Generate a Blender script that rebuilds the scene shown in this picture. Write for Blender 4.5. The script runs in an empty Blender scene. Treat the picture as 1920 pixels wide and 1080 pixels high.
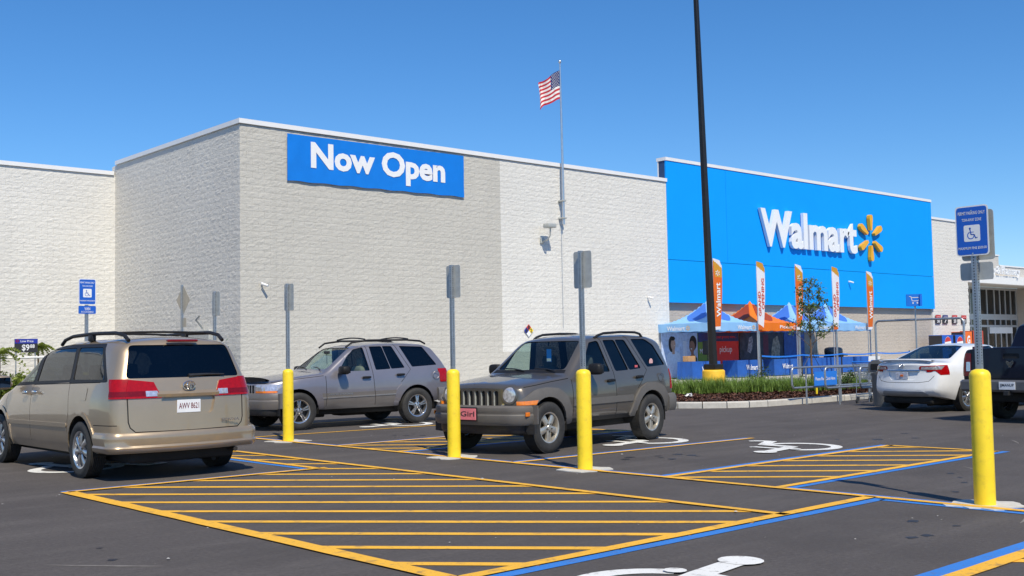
import bpy, bmesh, math, random
import numpy as np
from mathutils import Vector, Matrix
random.seed(7); rng = np.random.default_rng(7)
scene = bpy.context.scene
col = scene.collection
R = math.radians

# ------------------------------------------------------------ camera
CAM_H = 1.4632
cam_right = Vector((0.7422565, -0.6698683, -0.0182128))
cam_down = Vector((0.0248516, 0.0546767, -0.9981948))
cam_fwd = Vector((0.6696549, 0.7404640, 0.0572314))
cd = bpy.data.cameras.new('camera'); cam = bpy.data.objects.new('camera', cd); col.objects.link(cam)
cd.sensor_width = 36.0; cd.lens = 2054.887 * 36.0 / 1920.0; cd.clip_start = 0.05; cd.clip_end = 3000
M = Matrix.Identity(4)
for i in range(3):
    M[i][0] = cam_right[i]; M[i][1] = -cam_down[i]; M[i][2] = -cam_fwd[i]
M[2][3] = CAM_H
cam.matrix_world = M
scene.camera = cam

# ------------------------------------------------------------ sky and sun
SUN_EL = R(52); SH_AZ = R(66.5)                # shadows fall towards this azimuth (from +X)
to_sun = Vector((-math.cos(SH_AZ) * math.cos(SUN_EL), -math.sin(SH_AZ) * math.cos(SUN_EL), math.sin(SUN_EL)))
world = bpy.data.worlds.new('World'); scene.world = world; world.use_nodes = True
wn = world.node_tree.nodes; wl = world.node_tree.links
sky = wn.new('ShaderNodeTexSky'); sky.sky_type = 'NISHITA'; sky.sun_disc = False
sky.sun_elevation = SUN_EL
sky.sun_rotation = math.atan2(to_sun.x, to_sun.y)
sky.air_density = 1.0; sky.dust_density = 0.0; sky.ozone_density = 10.0; sky.altitude = 0
bgn = wn['Background']; hs = wn.new('ShaderNodeHueSaturation'); hs.inputs['Saturation'].default_value = 1.13
wl.new(sky.outputs[0], hs.inputs['Color']); wl.new(hs.outputs[0], bgn.inputs[0]); bgn.inputs[1].default_value = 0.138
sd = bpy.data.lights.new('sun', 'SUN'); sd.energy = 4.8; sd.angle = R(0.53); sd.color = (1.0, 0.91, 0.73)
sun = bpy.data.objects.new('sun', sd); col.objects.link(sun)
sun.rotation_euler = (-to_sun).to_track_quat('-Z', 'Y').to_euler()
scene.view_settings.view_transform = 'Standard'; scene.view_settings.look = 'None'
scene.view_settings.exposure = 0.0; scene.view_settings.gamma = 1.0
try: scene.view_settings.use_curve_mapping = False
except Exception: pass

# ------------------------------------------------------------ helpers
def link(o, parent=None):
    col.objects.link(o)
    if parent is not None: o.parent = parent
    return o
def tag(o, label=None, cat=None, group=None, kind=None):
    if label: o['label'] = label
    if cat: o['category'] = cat
    if group: o['group'] = group
    if kind: o['kind'] = kind
    return o
def empty(name, loc=(0, 0, 0), rz=0.0, parent=None, label=None, cat=None, group=None):
    o = bpy.data.objects.new(name, None); o.empty_display_size = 0.2
    link(o, parent); o.location = loc; o.rotation_euler = (0, 0, rz)
    return tag(o, label, cat, group)
class MB:
    """collects shapes for one mesh"""
    def __init__(s): s.v = []; s.f = []; s.m = []; s.cur = 0
    def add(s, vs, fs):
        b = len(s.v); s.v.extend([tuple(map(float, p)) for p in vs])
        s.f.extend([tuple(b + i for i in f) for f in fs]); s.m.extend([s.cur] * len(fs)); return s
    def box(s, x0, x1, y0, y1, z0, z1):
        return s.add([(x0, y0, z0), (x1, y0, z0), (x1, y1, z0), (x0, y1, z0), (x0, y0, z1), (x1, y0, z1), (x1, y1, z1), (x0, y1, z1)],
                     [(0, 3, 2, 1), (4, 5, 6, 7), (0, 1, 5, 4), (1, 2, 6, 5), (2, 3, 7, 6), (3, 0, 4, 7)])
    def bbox(s, x0, x1, y0, y1, z0, z1, b):
        """box with chamfered edges"""
        bm = bmesh.new(); bmesh.ops.create_cube(bm, size=1)
        for v in bm.verts: v.co = Vector((x0 + (v.co.x + .5) * (x1 - x0), y0 + (v.co.y + .5) * (y1 - y0), z0 + (v.co.z + .5) * (z1 - z0)))
        bmesh.ops.bevel(bm, geom=bm.edges[:], offset=b, segments=2, profile=.5, affect='EDGES')
        return s.bm(bm)
    def bm(s, bm):
        bm.verts.index_update()
        s.add([v.co[:] for v in bm.verts], [[v.index for v in f.verts] for f in bm.faces]); bm.free(); return s
    def cyl(s, p, q, r, r2=None, n=12, cap=True):
        p = Vector(p); q = Vector(q); r2 = r if r2 is None else r2
        d = (q - p).normalized(); a = d.orthogonal().normalized(); b = d.cross(a)
        vs = []
        for c, rr in ((p, r), (q, r2)):
            for i in range(n):
                t = 2 * math.pi * i / n; vs.append(c + a * (rr * math.cos(t)) + b * (rr * math.sin(t)))
        fs = [(i, (i + 1) % n, n + (i + 1) % n, n + i) for i in range(n)]
        if cap: fs += [tuple(range(n - 1, -1, -1)), tuple(range(n, 2 * n))]
        return s.add(vs, fs)
    def tube(s, pts, r, n=8, closed=False, flat=1.0):
        pts = [Vector(p) for p in pts]; N = len(pts); vs = []; fs = []
        prev = None
        for i, p in enumerate(pts):
            a = pts[(i - 1) % N] if (closed or i > 0) else p; c = pts[(i + 1) % N] if (closed or i < N - 1) else p
            d = (c - a).normalized()
            if prev is None:
                u = d.orthogonal().normalized() if abs(d.z) > .9 else d.cross(Vector((0, 0, 1))).normalized()
            else:
                u = (prev - d * prev.dot(d)).normalized()
            prev = u; w = d.cross(u)
            rr = r[i] if isinstance(r, (list, tuple)) else r
            for k in range(n):
                t = 2 * math.pi * k / n; vs.append(p + u * (rr * math.cos(t)) + w * (rr * flat * math.sin(t)))
        M_ = N if closed else N - 1
        for i in range(M_):
            j = (i + 1) % N
            for k in range(n):
                k2 = (k + 1) % n; fs.append((i * n + k, i * n + k2, j * n + k2, j * n + k))
        if not closed: fs += [tuple(range(n - 1, -1, -1)), tuple((N - 1) * n + k for k in range(n))]
        return s.add(vs, fs)
    def lathe(s, prof, org, axis, n=24, up=None):
        """prof = [(radius, along)]"""
        org = Vector(org); d = Vector(axis).normalized(); a = d.orthogonal().normalized(); b = d.cross(a)
        vs = []; fs = []; P = len(prof)
        for i in range(n):
            t = 2 * math.pi * i / n; e = a * math.cos(t) + b * math.sin(t)
            for rr, h in prof: vs.append(org + e * rr + d * h)
        for i in range(n):
            j = (i + 1) % n
            for k in range(P - 1): fs.append((i * P + k, j * P + k, j * P + k + 1, i * P + k + 1))
        return s.add(vs, fs)
    def prism(s, poly, fn, t0, t1):
        """poly = 2-D outline; fn(u, v, t) -> 3-D; solid between t0 and t1"""
        n = len(poly)
        vs = [fn(u, v, t0) for u, v in poly] + [fn(u, v, t1) for u, v in poly]
        fs = [tuple(range(n - 1, -1, -1)), tuple(range(n, 2 * n))] + [(i, (i + 1) % n, n + (i + 1) % n, n + i) for i in range(n)]
        return s.add(vs, fs)
    def sell(s, c, rad, e=0.5, n=16, m=10, rz=0.0):
        """superellipsoid: a rounded box or ellipsoid"""
        vs = []; fs = []
        sg = lambda x, p: math.copysign(abs(x) ** p, x)
        for i in range(m + 1):
            ph = -math.pi / 2 + math.pi * i / m
            for k in range(n):
                th = 2 * math.pi * k / n
                x = rad[0] * sg(math.cos(ph), e) * sg(math.cos(th), e); y = rad[1] * sg(math.cos(ph), e) * sg(math.sin(th), e); z = rad[2] * sg(math.sin(ph), e)
                if rz: x, y = x * math.cos(rz) - y * math.sin(rz), x * math.sin(rz) + y * math.cos(rz)
                vs.append((c[0] + x, c[1] + y, c[2] + z))
        for i in range(m):
            for k in range(n):
                k2 = (k + 1) % n; fs.append((i * n + k, i * n + k2, (i + 1) * n + k2, (i + 1) * n + k))
        return s.add(vs, fs)
    def mesh(s, name, mats, smooth=None):
        me = bpy.data.meshes.new(name); me.from_pydata(s.v, [], s.f)
        if not isinstance(mats, (list, tuple)): mats = [mats]
        for m in mats: me.materials.append(m)
        if len(mats) > 1: me.polygons.foreach_set('material_index', s.m)
        if smooth is not None:
            me.polygons.foreach_set('use_smooth', [True] * len(me.polygons)); me.update()
            me.set_sharp_from_angle(angle=R(smooth))
        me.update(); return me
    def obj(s, name, mats, parent=None, smooth=None, **k):
        o = bpy.data.objects.new(name, s.mesh(name, mats, smooth)); link(o, parent)
        return tag(o, **k)
def clone(o, parent=None, name=None):
    c = o.copy(); link(c); c.parent = parent; return c

# ------------------------------------------------------------ materials
def new_mat(name):
    m = bpy.data.materials.new(name); m.use_nodes = True
    nt = m.node_tree; return m, nt, nt.nodes, nt.links, nt.nodes['Principled BSDF']
def coords(n, l, scale=(1, 1, 1), kind='Object'):
    tc = n.new('ShaderNodeTexCoord'); mp = n.new('ShaderNodeMapping'); mp.inputs['Scale'].default_value = scale
    if kind == 'World':
        g = n.new('ShaderNodeNewGeometry'); l.new(g.outputs['Position'], mp.inputs[0])
    else: l.new(tc.outputs[kind], mp.inputs[0])
    return mp.outputs[0]
def noise(n, l, vec, scale, detail=4, rough=.6):
    t = n.new('ShaderNodeTexNoise'); t.inputs['Scale'].default_value = scale; t.inputs['Detail'].default_value = detail
    t.inputs['Roughness'].default_value = rough; l.new(vec, t.inputs['Vector']); return t.outputs['Fac']
def ramp(n, l, fac, stops):
    r = n.new('ShaderNodeValToRGB'); e = r.color_ramp.elements
    while len(e) < len(stops): e.new(.5)
    for i, (p, c) in enumerate(stops):
        e[i].position = p; e[i].color = (c, c, c, 1) if isinstance(c, (int, float)) else (*c[:3], 1)
    l.new(fac, r.inputs[0]); return r.outputs[0]
def mixc(n, l, fac, a, b, mode='MIX'):
    m = n.new('ShaderNodeMix'); m.data_type = 'RGBA'; m.blend_type = mode
    for sock, val in ((m.inputs[0], fac), (m.inputs[6], a), (m.inputs[7], b)):
        if hasattr(val, 'is_output'): l.new(val, sock)
        elif isinstance(val, (int, float)): sock.default_value = val
        else: sock.default_value = (*val[:3], 1)
    return m.outputs[2]
def bump(n, l, h, strength, dist, nrm=None):
    b = n.new('ShaderNodeBump'); b.inputs['Strength'].default_value = strength; b.inputs['Distance'].default_value = dist
    l.new(h, b.inputs['Height'])
    if nrm is not None: l.new(nrm, b.inputs['Normal'])
    return b.outputs[0]
def mat(name, c, rough=.5, metal=0.0, coat=0.0, var=.10, vs=6.0, bmp=0.0, bs=60.0, bd=.004, spec=.5, sheen=0.0, emit=None, dirt=0.0, kind='Object'):
    """plain procedural material: colour with soft mottling, optional grain relief"""
    m, nt, n, l, p = new_mat(name)
    vec = coords(n, l, kind=kind)
    f = noise(n, l, vec, vs, 5)
    a = tuple(x * (1 - var) for x in c); b = tuple(min(1, x * (1 + var)) for x in c)
    colr = mixc(n, l, ramp(n, l, f, [(.3, 0.0), (.7, 1.0)]), a, b)
    if dirt > 0:
        g = noise(n, l, vec, vs * 3.1, 6, .7)
        colr = mixc(n, l, ramp(n, l, g, [(.52, 0.0), (.75, dirt)]), colr, (.09, .075, .06))
    l.new(colr, p.inputs['Base Color'])
    p.inputs['Roughness'].default_value = rough; p.inputs['Metallic'].default_value = metal
    p.inputs['Coat Weight'].default_value = coat; p.inputs['Coat Roughness'].default_value = .04
    p.inputs['Specular IOR Level'].default_value = spec
    if bmp > 0: l.new(bump(n, l, noise(n, l, vec, bs, 4), bmp, bd), p.inputs['Normal'])
    if emit: p.inputs['Emission Color'].default_value = (*emit[0], 1); p.inputs['Emission Strength'].default_value = emit[1]
    return m
def glass_mat(name, tint, refl=1.45, rough=0.0):
    m, nt, n, l, p = new_mat(name)
    n.remove(p); out = n['Material Output']
    tr = n.new('ShaderNodeBsdfTransparent'); tr.inputs[0].default_value = (*tint, 1)
    gl = n.new('ShaderNodeBsdfGlossy'); gl.inputs['Roughness'].default_value = rough; gl.inputs[0].default_value = (.95, .97, 1, 1)
    lw = n.new('ShaderNodeLayerWeight'); pw = n.new('ShaderNodeMath'); pw.operation = 'POWER'; l.new(lw.outputs['Facing'], pw.inputs[0]); pw.inputs[1].default_value = 4.0
    fr = n.new('ShaderNodeMath'); fr.operation = 'MULTIPLY_ADD'; l.new(pw.outputs[0], fr.inputs[0]); fr.inputs[1].default_value = .60; fr.inputs[2].default_value = .045 * (refl - 1) / .5
    # faint smears so the pane is not perfectly even
    vec = coords(n, l); f = noise(n, l, vec, 5.0, 4)
    nb = bump(n, l, f, .05, .01); l.new(nb, gl.inputs['Normal'])
    mx = n.new('ShaderNodeMixShader'); l.new(fr.outputs[0], mx.inputs[0]); l.new(tr.outputs[0], mx.inputs[1]); l.new(gl.outputs[0], mx.inputs[2])
    l.new(mx.outputs[0], out.inputs[0]); return m

MT = {}
MT['galv'] = mat('galvanised_steel', (.42, .45, .48), .42, .75, var=.18, vs=30)
MT['galv_dull'] = mat('galvanised_sheet', (.46, .475, .46), .5, .25, var=.12, vs=12)
MT['alu'] = mat('brushed_aluminium', (.62, .63, .64), .32, .85, var=.08)
MT['white'] = mat('white_paint', (.80, .80, .80), .45, var=.04)
MT['black'] = mat('black_plastic', (.022, .022, .024), .45, var=.25, vs=20)
MT['rubber'] = mat('tyre_rubber', (.028, .027, .026), .72, var=.3, vs=14, bmp=.3, bs=70, bd=.003, dirt=.35)
MT['under'] = mat('underbody', (.012, .012, .012), .8, var=.3)
MT['chrome'] = mat('chrome', (.75, .76, .78), .12, 1.0, var=.04)
MT['ybol'] = mat('yellow_bollard_sleeve', (.93, .68, .025), .42, coat=.08, var=.07, vs=5, dirt=.22)
MT['ybase'] = mat('yellow_painted_concrete', (.90, .52, .03), .6, var=.10, vs=8, bmp=.3, bs=40, dirt=.15)
MT['conc'] = mat('concrete', (.56, .54, .50), .85, var=.15, vs=9, bmp=.4, bs=45, bd=.006, dirt=.15)
MT['kerb'] = mat('kerb_concrete', (.52, .50, .46), .85, var=.14, vs=4, bmp=.4, bs=40, bd=.006, dirt=.2)
MT['polebl'] = mat('dark_bronze_pole', (.022, .019, .018), .38, .3, var=.15)
MT['signblue'] = mat('sign_blue', (.012, .11, .55), .35, var=.05, vs=3)
MT['signblue2'] = mat('bright_sign_blue', (.02, .20, .75), .35, var=.05, vs=3)
MT['ink_white'] = mat('white_ink', (.82, .83, .85), .45, var=.03)
MT['ink_black'] = mat('black_ink', (.03, .03, .035), .5, var=.1)
MT['tan_back'] = mat('tan_sign_back', (.50, .44, .34), .5, .2, var=.1)
MT['red'] = mat('red_paint', (.55, .03, .025), .4, var=.08)
MT['orange'] = mat('orange_plastic', (.80, .17, .015), .3, coat=.4, var=.08)
# ------------------------------------------------------------ ground and painted markings
def asphalt_mat():
    m, nt, n, l, p = new_mat('asphalt')
    v = coords(n, l, kind='World')
    big = noise(n, l, v, .22, 5, .6); mid = noise(n, l, v, 1.7, 6, .65); fine = noise(n, l, v, 95, 3, .7); grit = noise(n, l, v, 260, 2, .6)
    stretched = coords(n, l, (.25, 2.6, 1), 'World'); lane = noise(n, l, stretched, .8, 5, .6)
    c = mixc(n, l, ramp(n, l, big, [(.3, 0.), (.7, 1.)]), (.080, .071, .069), (.112, .100, .096))
    c = mixc(n, l, ramp(n, l, mid, [(.38, 0.), (.60, .8)]), c, (.088, .079, .076))
    c = mixc(n, l, ramp(n, l, lane, [(.50, 0.), (.72, .6)]), c, (.135, .122, .116))
    grain = noise(n, l, v, 26, 4, .7); c = mixc(n, l, ramp(n, l, grain, [(.30, .75), (.50, 0.)]), c, (.058, .051, .050)); c = mixc(n, l, ramp(n, l, grain, [(.56, 0.), (.74, .55)]), c, (.16, .145, .137))
    blot = noise(n, l, v, .75, 5, .6); c = mixc(n, l, ramp(n, l, blot, [(.36, .45), (.50, 0.)]), c, (.062, .055, .053))
    c = mixc(n, l, ramp(n, l, fine, [(.62, 0.), (.74, .75)]), c, (.22, .20, .19))
    c = mixc(n, l, ramp(n, l, grit, [(.30, .65), (.45, 0.)]), c, (.035, .031, .031))
    vo = n.new('ShaderNodeTexVoronoi'); vo.inputs['Scale'].default_value = .55; l.new(v, vo.inputs['Vector'])
    spot = noise(n, l, v, 9, 3); 
    mm = n.new('ShaderNodeMath'); mm.operation = 'ADD'; l.new(vo.outputs['Distance'], mm.inputs[0]); 
    m2 = n.new('ShaderNodeMath'); m2.operation = 'MULTIPLY'; m2.inputs[1].default_value = .12; l.new(spot, m2.inputs[0]); l.new(m2.outputs[0], mm.inputs[1])
    c = mixc(n, l, ramp(n, l, mm.outputs[0], [(.09, .6), (.15, 0.)]), c, (.045, .041, .040))
    l.new(c, p.inputs['Base Color']); p.inputs['Roughness'].default_value = .88; p.inputs['Specular IOR Level'].default_value = .3
    b1 = bump(n, l, fine, .55, .006); l.new(bump(n, l, grit, .35, .003, b1), p.inputs['Normal'])
    return m
MT['asphalt'] = asphalt_mat()
def line_mat(name, c):
    m, nt, n, l, p = new_mat(name)
    v = coords(n, l, kind='World')
    f = noise(n, l, v, 120, 3, .7); g = noise(n, l, v, 6, 5, .65); h = noise(n, l, v, 1.1, 4)
    a = mixc(n, l, ramp(n, l, h, [(.3, 0.), (.7, 1.)]), tuple(x * .90 for x in c), tuple(min(1, x * 1.06) for x in c))
    a = mixc(n, l, ramp(n, l, f, [(.60, 0.), (.74, .7)]), a, (.085, .075, .07))
    a = mixc(n, l, ramp(n, l, g, [(.55, 0.), (.72, .65)]), a, (.13, .105, .085))
    k_ = noise(n, l, v, 24, 4, .7); a = mixc(n, l, ramp(n, l, k_, [(.60, 0.), (.72, .6)]), a, (.12, .10, .085))
    l.new(a, p.inputs['Base Color']); p.inputs['Roughness'].default_value = .7
    l.new(bump(n, l, f, .4, .004), p.inputs['Normal']); return m
MT['yline'] = line_mat('yellow_line_paint', (.86, .46, .035))
MT['bline'] = line_mat('blue_line_paint', (.035, .20, .62))
MT['wline'] = line_mat('white_line_paint', (.78, .78, .76))

g = MB(); NG = 40
xs = [-1500, -300, -60] + list(np.linspace(-20, 90, 12)) + [200, 600, 1500]
ys = [-1500, -300, -60] + list(np.linspace(-20, 60, 9)) + [200, 600, 1500]
g.add([(x, y, 0) for y in ys for x in xs], [(j * len(xs) + i, j * len(xs) + i + 1, (j + 1) * len(xs) + i + 1, (j + 1) * len(xs) + i) for j in range(len(ys) - 1) for i in range(len(xs) - 1)])
ground = g.obj('asphalt_ground', MT['asphalt'], kind='structure')

def strip(p, q, w, z, name, m, parent=ground):
    """painted stripe with slightly wavering edges"""
    p = Vector((*p, 0)); q = Vector((*q, 0)); d = (q - p); L = d.length; d.normalize(); nn = Vector((-d.y, d.x, 0))
    k = max(2, int(L / .35)); vs = []
    for i in range(k + 1):
        c = p + d * (L * i / k)
        for s_ in (-1, 1): vs.append(c + nn * (s_ * w / 2 * (1 + random.uniform(-.05, .05))) + Vector((0, 0, z)))
    mb = MB().add(vs, [(2 * i, 2 * i + 2, 2 * i + 3, 2 * i + 1) for i in range(k)])
    return mb.obj(name, m, parent)
Z1, Z2, Z3 = .004, .008, .012
Y = lambda p, q, w=.10, z=Z2: strip(p, q, w, z, 'yellow_stripe', MT['yline'])
B = lambda p, q, w=.10, z=Z1: strip(p, q, w, z, 'blue_stripe', MT['bline'])
RX = 9.63
# row line through the bollards and its blue companions
Y((RX, 20.6), (RX, 3.2), .10, Z3)
for a, b in ((20.4, 17.85), (17.7, 15.05), (13.15, 10.82), (10.68, 8.3), (6.5, 5.6), (5.6, 3.2)): B((RX + .10, a), (RX + .10, b), .10)
B((RX - .10, 5.42), (RX - .10, 3.2), .10)
# stalls of the right-hand row
Y((RX, 17.78), (14.6, 17.28), .09)
Y((RX, 14.93), (14.6, 14.85)); B((RX, 15.03), (14.6, 14.95))
Y((RX, 13.30), (14.6, 13.22)); B((RX, 13.20), (14.6, 13.12)); Y((14.62, 14.95), (14.62, 13.1))
Y((RX, 10.72), (14.62, 10.50), .09); B((RX, 10.82), (14.62, 10.60))
Y((RX, 8.15), (14.7, 8.17)); B((RX, 8.26), (14.7, 8.28))
Y((RX, 6.66), (14.68, 6.64)); B((RX, 6.55), (14.75, 6.53)); Y((14.66, 8.2), (14.66, 6.6))
Y((RX, 20.4), (14.6, 20.0), .09)
# big hatched access aisle in the foreground
XC, XB, YF, YG = 4.48, 8.15, 5.52, 12.28
Y((XC, YG), (XC, YF), .15, Z3); Y((XB, 19.5), (XB, YF), .10, Z3)
Y((XC, YF + .03), (RX, YF + .05), .12, Z3); B((XC - .3, YF - .09), (RX, YF - .07), .12)
Y((XC, YG - .02), (7.72, YG - .12), .10, Z3); B((XC - .03, YG + .09), (7.55, YG - .02), .10)
Y((7.60, YG - .1), (7.58, 19.5), .10, Z3); B((7.50, YG - .05), (7.48, 19.5), .10)
hd = Vector((.655, -.756, 0))                     # hatch direction
hn = Vector((.756, .655, 0))
def clip_line(c, x0, x1, y0, y1):
    """segment of the hatch line hn.p = c inside a rectangle"""
    pts = []
    for X in (x0, x1):
        yy = (c - hn.x * X) / hn.y
        if y0 - 1e-6 <= yy <= y1 + 1e-6: pts.append((X, yy))
    for YY in (y0, y1):
        xx = (c - hn.y * YY) / hn.x
        if x0 < xx < x1: pts.append((xx, YY))
    pts.sort()
    return (pts[0], pts[-1]) if len(pts) > 1 and (Vector(pts[0]) - Vector(pts[-1])).length > .15 else None
HATCH = [7.554 + .6165 * k for k in range(-2, 12)]
for c in HATCH:
    s_ = clip_line(c, XC, XB, YF, YG)
    if s_: Y(*s_, .115, Z1)
for k in range(14):
    s_ = clip_line(12.486 + .6165 * k, 7.6, XB, YG, 19.5)
    if s_: Y(*s_, .10, Z1)
for k in range(9):
    s_ = clip_line(12.62 + .585 * k, RX, 14.66, 6.66, 8.15)
    if s_: Y(*s_, .115, Z1)
for k in range(9):
    s_ = clip_line(16.6 + .585 * k, RX, 14.62, 13.30, 14.93)
    if s_: Y(*s_, .115, Z1)
# stall in the bottom right corner
B((6.3, 3.44), (RX, 3.48), .13); Y((6.3, 3.31), (RX, 3.35), .13)
for k in range(6):
    s_ = clip_line(6.6 + .585 * k, 6.3, RX, 1.6, 3.31)
    if s_: Y(*s_, .115, Z1)

# wheelchair symbols (u = facing direction, v = up in the symbol), about 1.75 tall
def stroke(mb, pts, w, fn, round_ends=True):
    P = [Vector((*p, 0)) for p in pts]; vs = []
    for i, p in enumerate(P):
        a = P[max(i - 1, 0)]; b = P[min(i + 1, len(P) - 1)]; d = (b - a).normalized(); nn = Vector((-d.y, d.x, 0))
        for s_ in (-1, 1): q = p + nn * (s_ * w / 2); vs.append(fn(q.x, q.y))
    mb.add(vs, [(2 * i, 2 * i + 2, 2 * i + 3, 2 * i + 1) for i in range(len(P) - 1)])
    if round_ends:
        for p in (P[0], P[-1]):
            mb.add([fn(p.x + w / 2 * math.cos(t), p.y + w / 2 * math.sin(t)) for t in np.linspace(0, 2 * math.pi, 13)[:-1]], [tuple(range(12))])
def isa(mb, fn, w=.085):
    """international access symbol in a unit square, person facing +u"""
    arc = [(.40 + .27 * math.cos(t), .32 + .28 * math.sin(t)) for t in np.linspace(R(115), R(365), 30)]
    stroke(mb, arc, w, fn)
    stroke(mb, [(.345, .84), (.38, .60), (.42, .40)], w * 1.15, fn)
    stroke(mb, [(.40, .60), (.52, .59), (.64, .585)], w * .8, fn)
    stroke(mb, [(.42, .40), (.55, .39), (.68, .38)], w * 1.1, fn)
    stroke(mb, [(.68, .38), (.75, .22), (.80, .08)], w * 1.1, fn)
    stroke(mb, [(.80, .08), (.87, .09), (.93, .13)], w, fn)
    mb.add([fn(.34 + .085 * math.cos(t), .90 + .085 * math.sin(t)) for t in np.linspace(0, 2 * math.pi, 17)[:-1]], [tuple(range(16))])
def ground_isa(cx, cy, ux, uy, vx, vy, su, sv):
    mb = MB(); isa(mb, lambda u, v: (cx + (u - .5) * su * ux + (v - .5) * sv * vx, cy + (u - .5) * su * uy + (v - .5) * sv * vy, Z2))
    # overlapping strokes are lifted in turn so no two faces share a plane
    for i in range(len(mb.v)):
        x, y, z = mb.v[i]; mb.v[i] = (x, y, z)
    fz = MB(); zz = Z1
    for k, f in enumerate(mb.f): fz.add([(mb.v[i][0], mb.v[i][1], Z1 + .0004 * (k % 30)) if len(f) > 4 else (mb.v[i][0], mb.v[i][1], Z1 + .0002 * k) for i in f], [tuple(range(len(f)))])
    return fz.obj('wheelchair_symbol', MT['wline'], ground)
ground_isa(13.46, 9.28, 0, 1, -1, 0, 1.95, 1.75)
ground_isa(13.02, 11.72, 0, 1, -1, 0, 1.95, 1.75)
ground_isa(13.20, 18.50, 0, 1, -1, 0, 1.95, 1.75)
ground_isa(5.50, 4.28, 0, -1, 1, 0, 1.9, 1.75)
ground_isa(5.75, 15.2, 1, 0, 0, 1, 1.95, 1.75)
# old drips and scuffs in the bays
rs_ = random.Random(11)
MT['stain'] = mat('oil_stain', (.030, .027, .026), .55, var=.4, vs=12)
MT['scuff'] = mat('dusty_scuff', (.20, .185, .17), .9, var=.3, vs=10)
for cx, cy, n_, sp, sz in ((11.5, 9.75, 9, .5, .07), (8.4, 4.2, 4, .3, .05), (12.0, 16.0, 5, .4, .06), (11.8, 5.2, 5, .5, .05), (6.4, 10.0, 3, .5, .04), (16.5, 9.0, 4, .8, .08), (3.2, 8.2, 3, .5, .05)):
    for _ in range(n_):
        x, y = cx + rs_.gauss(0, sp), cy + rs_.gauss(0, sp * .6); r_ = sz * rs_.uniform(.3, 1.3); k = 11
        MB().add([(x + r_ * rs_.uniform(.6, 1.2) * math.cos(6.283 * i / k), y + r_ * rs_.uniform(.5, 1.1) * math.sin(6.283 * i / k), .0022) for i in range(k)], [tuple(range(k))]).obj('oil_spot', MT['stain'], ground)
for x, y, a, ln in ((3.4, 7.4, 2.3, .9), (5.2, 3.2, .4, .7), (13.2, 6.0, .7, .5), (12.4, 5.8, .8, .4), (9.0, 3.9, .2, .6), (3.0, 10.6, 2.0, .5), (16.0, 6.9, .5, .6)):
    vs = []
    for i in range(9):
        t = i / 8; w = .018 * math.sin(math.pi * t) * rs_.uniform(.4, 1.2) + .002; px, py = x + math.cos(a) * ln * t, y + math.sin(a) * ln * t + .05 * t * t
        vs += [(px - math.sin(a) * w, py + math.cos(a) * w, .0024), (px + math.sin(a) * w, py - math.cos(a) * w, .0024)]
    MB().add(vs, [(2 * i, 2 * i + 1, 2 * i + 3, 2 * i + 2) for i in range(8)]).obj('scuff_mark', MT['scuff'], ground)
# loose paint flecks and chips on the asphalt
fl = MB()
for _ in range(420):
    x = random.uniform(2, 26); y = random.uniform(2.5, 24); r = random.choice([.004, .005, .006, .008, .012])
    if random.random() < .04: r = random.uniform(.02, .03)
    a0 = random.random() * 6.28; k = random.choice([4, 5, 6])
    fl.add([(x + r * random.uniform(.5, 1.3) * math.cos(a0 + 6.283 * i / k), y + r * random.uniform(.4, 1.0) * math.sin(a0 + 6.283 * i / k), .0045 + r * .3) for i in range(k)] + [(x, y, .0045 + r * .6)], [(i, (i + 1) % k, k) for i in range(k)])
fl.obj('paint_chips', mat('paint_chip', (.42, .41, .40), .8, var=.3), None, label='small pale chips and flecks scattered on the asphalt', cat='debris', kind='stuff')
# ------------------------------------------------------------ the store
def split_face(name, c, var=.08):
    m, nt, n, l, p = new_mat(name)
    v = coords(n, l, kind='World'); vz = coords(n, l, (1, 1, 1.9), 'World'); big = noise(n, l, v, .5, 4); mid = noise(n, l, vz, 5.5, 8, .72); fine = noise(n, l, vz, 30, 5, .75)
    cc = mixc(n, l, ramp(n, l, big, [(.3, 0.), (.7, 1.)]), tuple(x * (1 - var * .5) for x in c), tuple(min(1, x * (1 + var * .4)) for x in c))
    st_ = coords(n, l, (1.6, 1.6, .12), 'World'); wsn = noise(n, l, st_, 1.4, 5, .6); cc = mixc(n, l, ramp(n, l, wsn, [(.52, 0.), (.80, .35)]), cc, tuple(x * .80 for x in c))
    cc = mixc(n, l, ramp(n, l, fine, [(.25, .22), (.42, 0.)]), cc, tuple(x * .72 for x in c))
    l.new(cc, p.inputs['Base Color']); p.inputs['Roughness'].default_value = .75; p.inputs['Specular IOR Level'].default_value = .3
    b1 = bump(n, l, mid, .75, .036); l.new(bump(n, l, fine, .5, .010, b1), p.inputs['Normal']); return m
MT['w_beige'] = split_face('beige_painted_split_face_block', (.55, .53, .485))
MT['w_white'] = split_face('white_painted_split_face_block', (.72, .705, .67))
MT['w_side'] = split_face('baked_light_side_split_face_block', (.70, .67, .615))  # side wall colour raised and warmed to stand in for missing light
MT['w_tan'] = split_face('tan_split_face_block', (.46, .41, .36))
MT['blue_panel'] = mat('bright_blue_stucco', (.003, .335, .95), .65, spec=.15, var=.025, vs=.5, bmp=.15, bs=90, bd=.002)
MT['coping'] = mat('white_metal_coping', (.80, .80, .81), .4, var=.03, vs=1.5)
MT['smooth_beige'] = mat('beige_stucco', (.56, .535, .50), .7, var=.04, vs=2, bmp=.2, bs=70)

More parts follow.
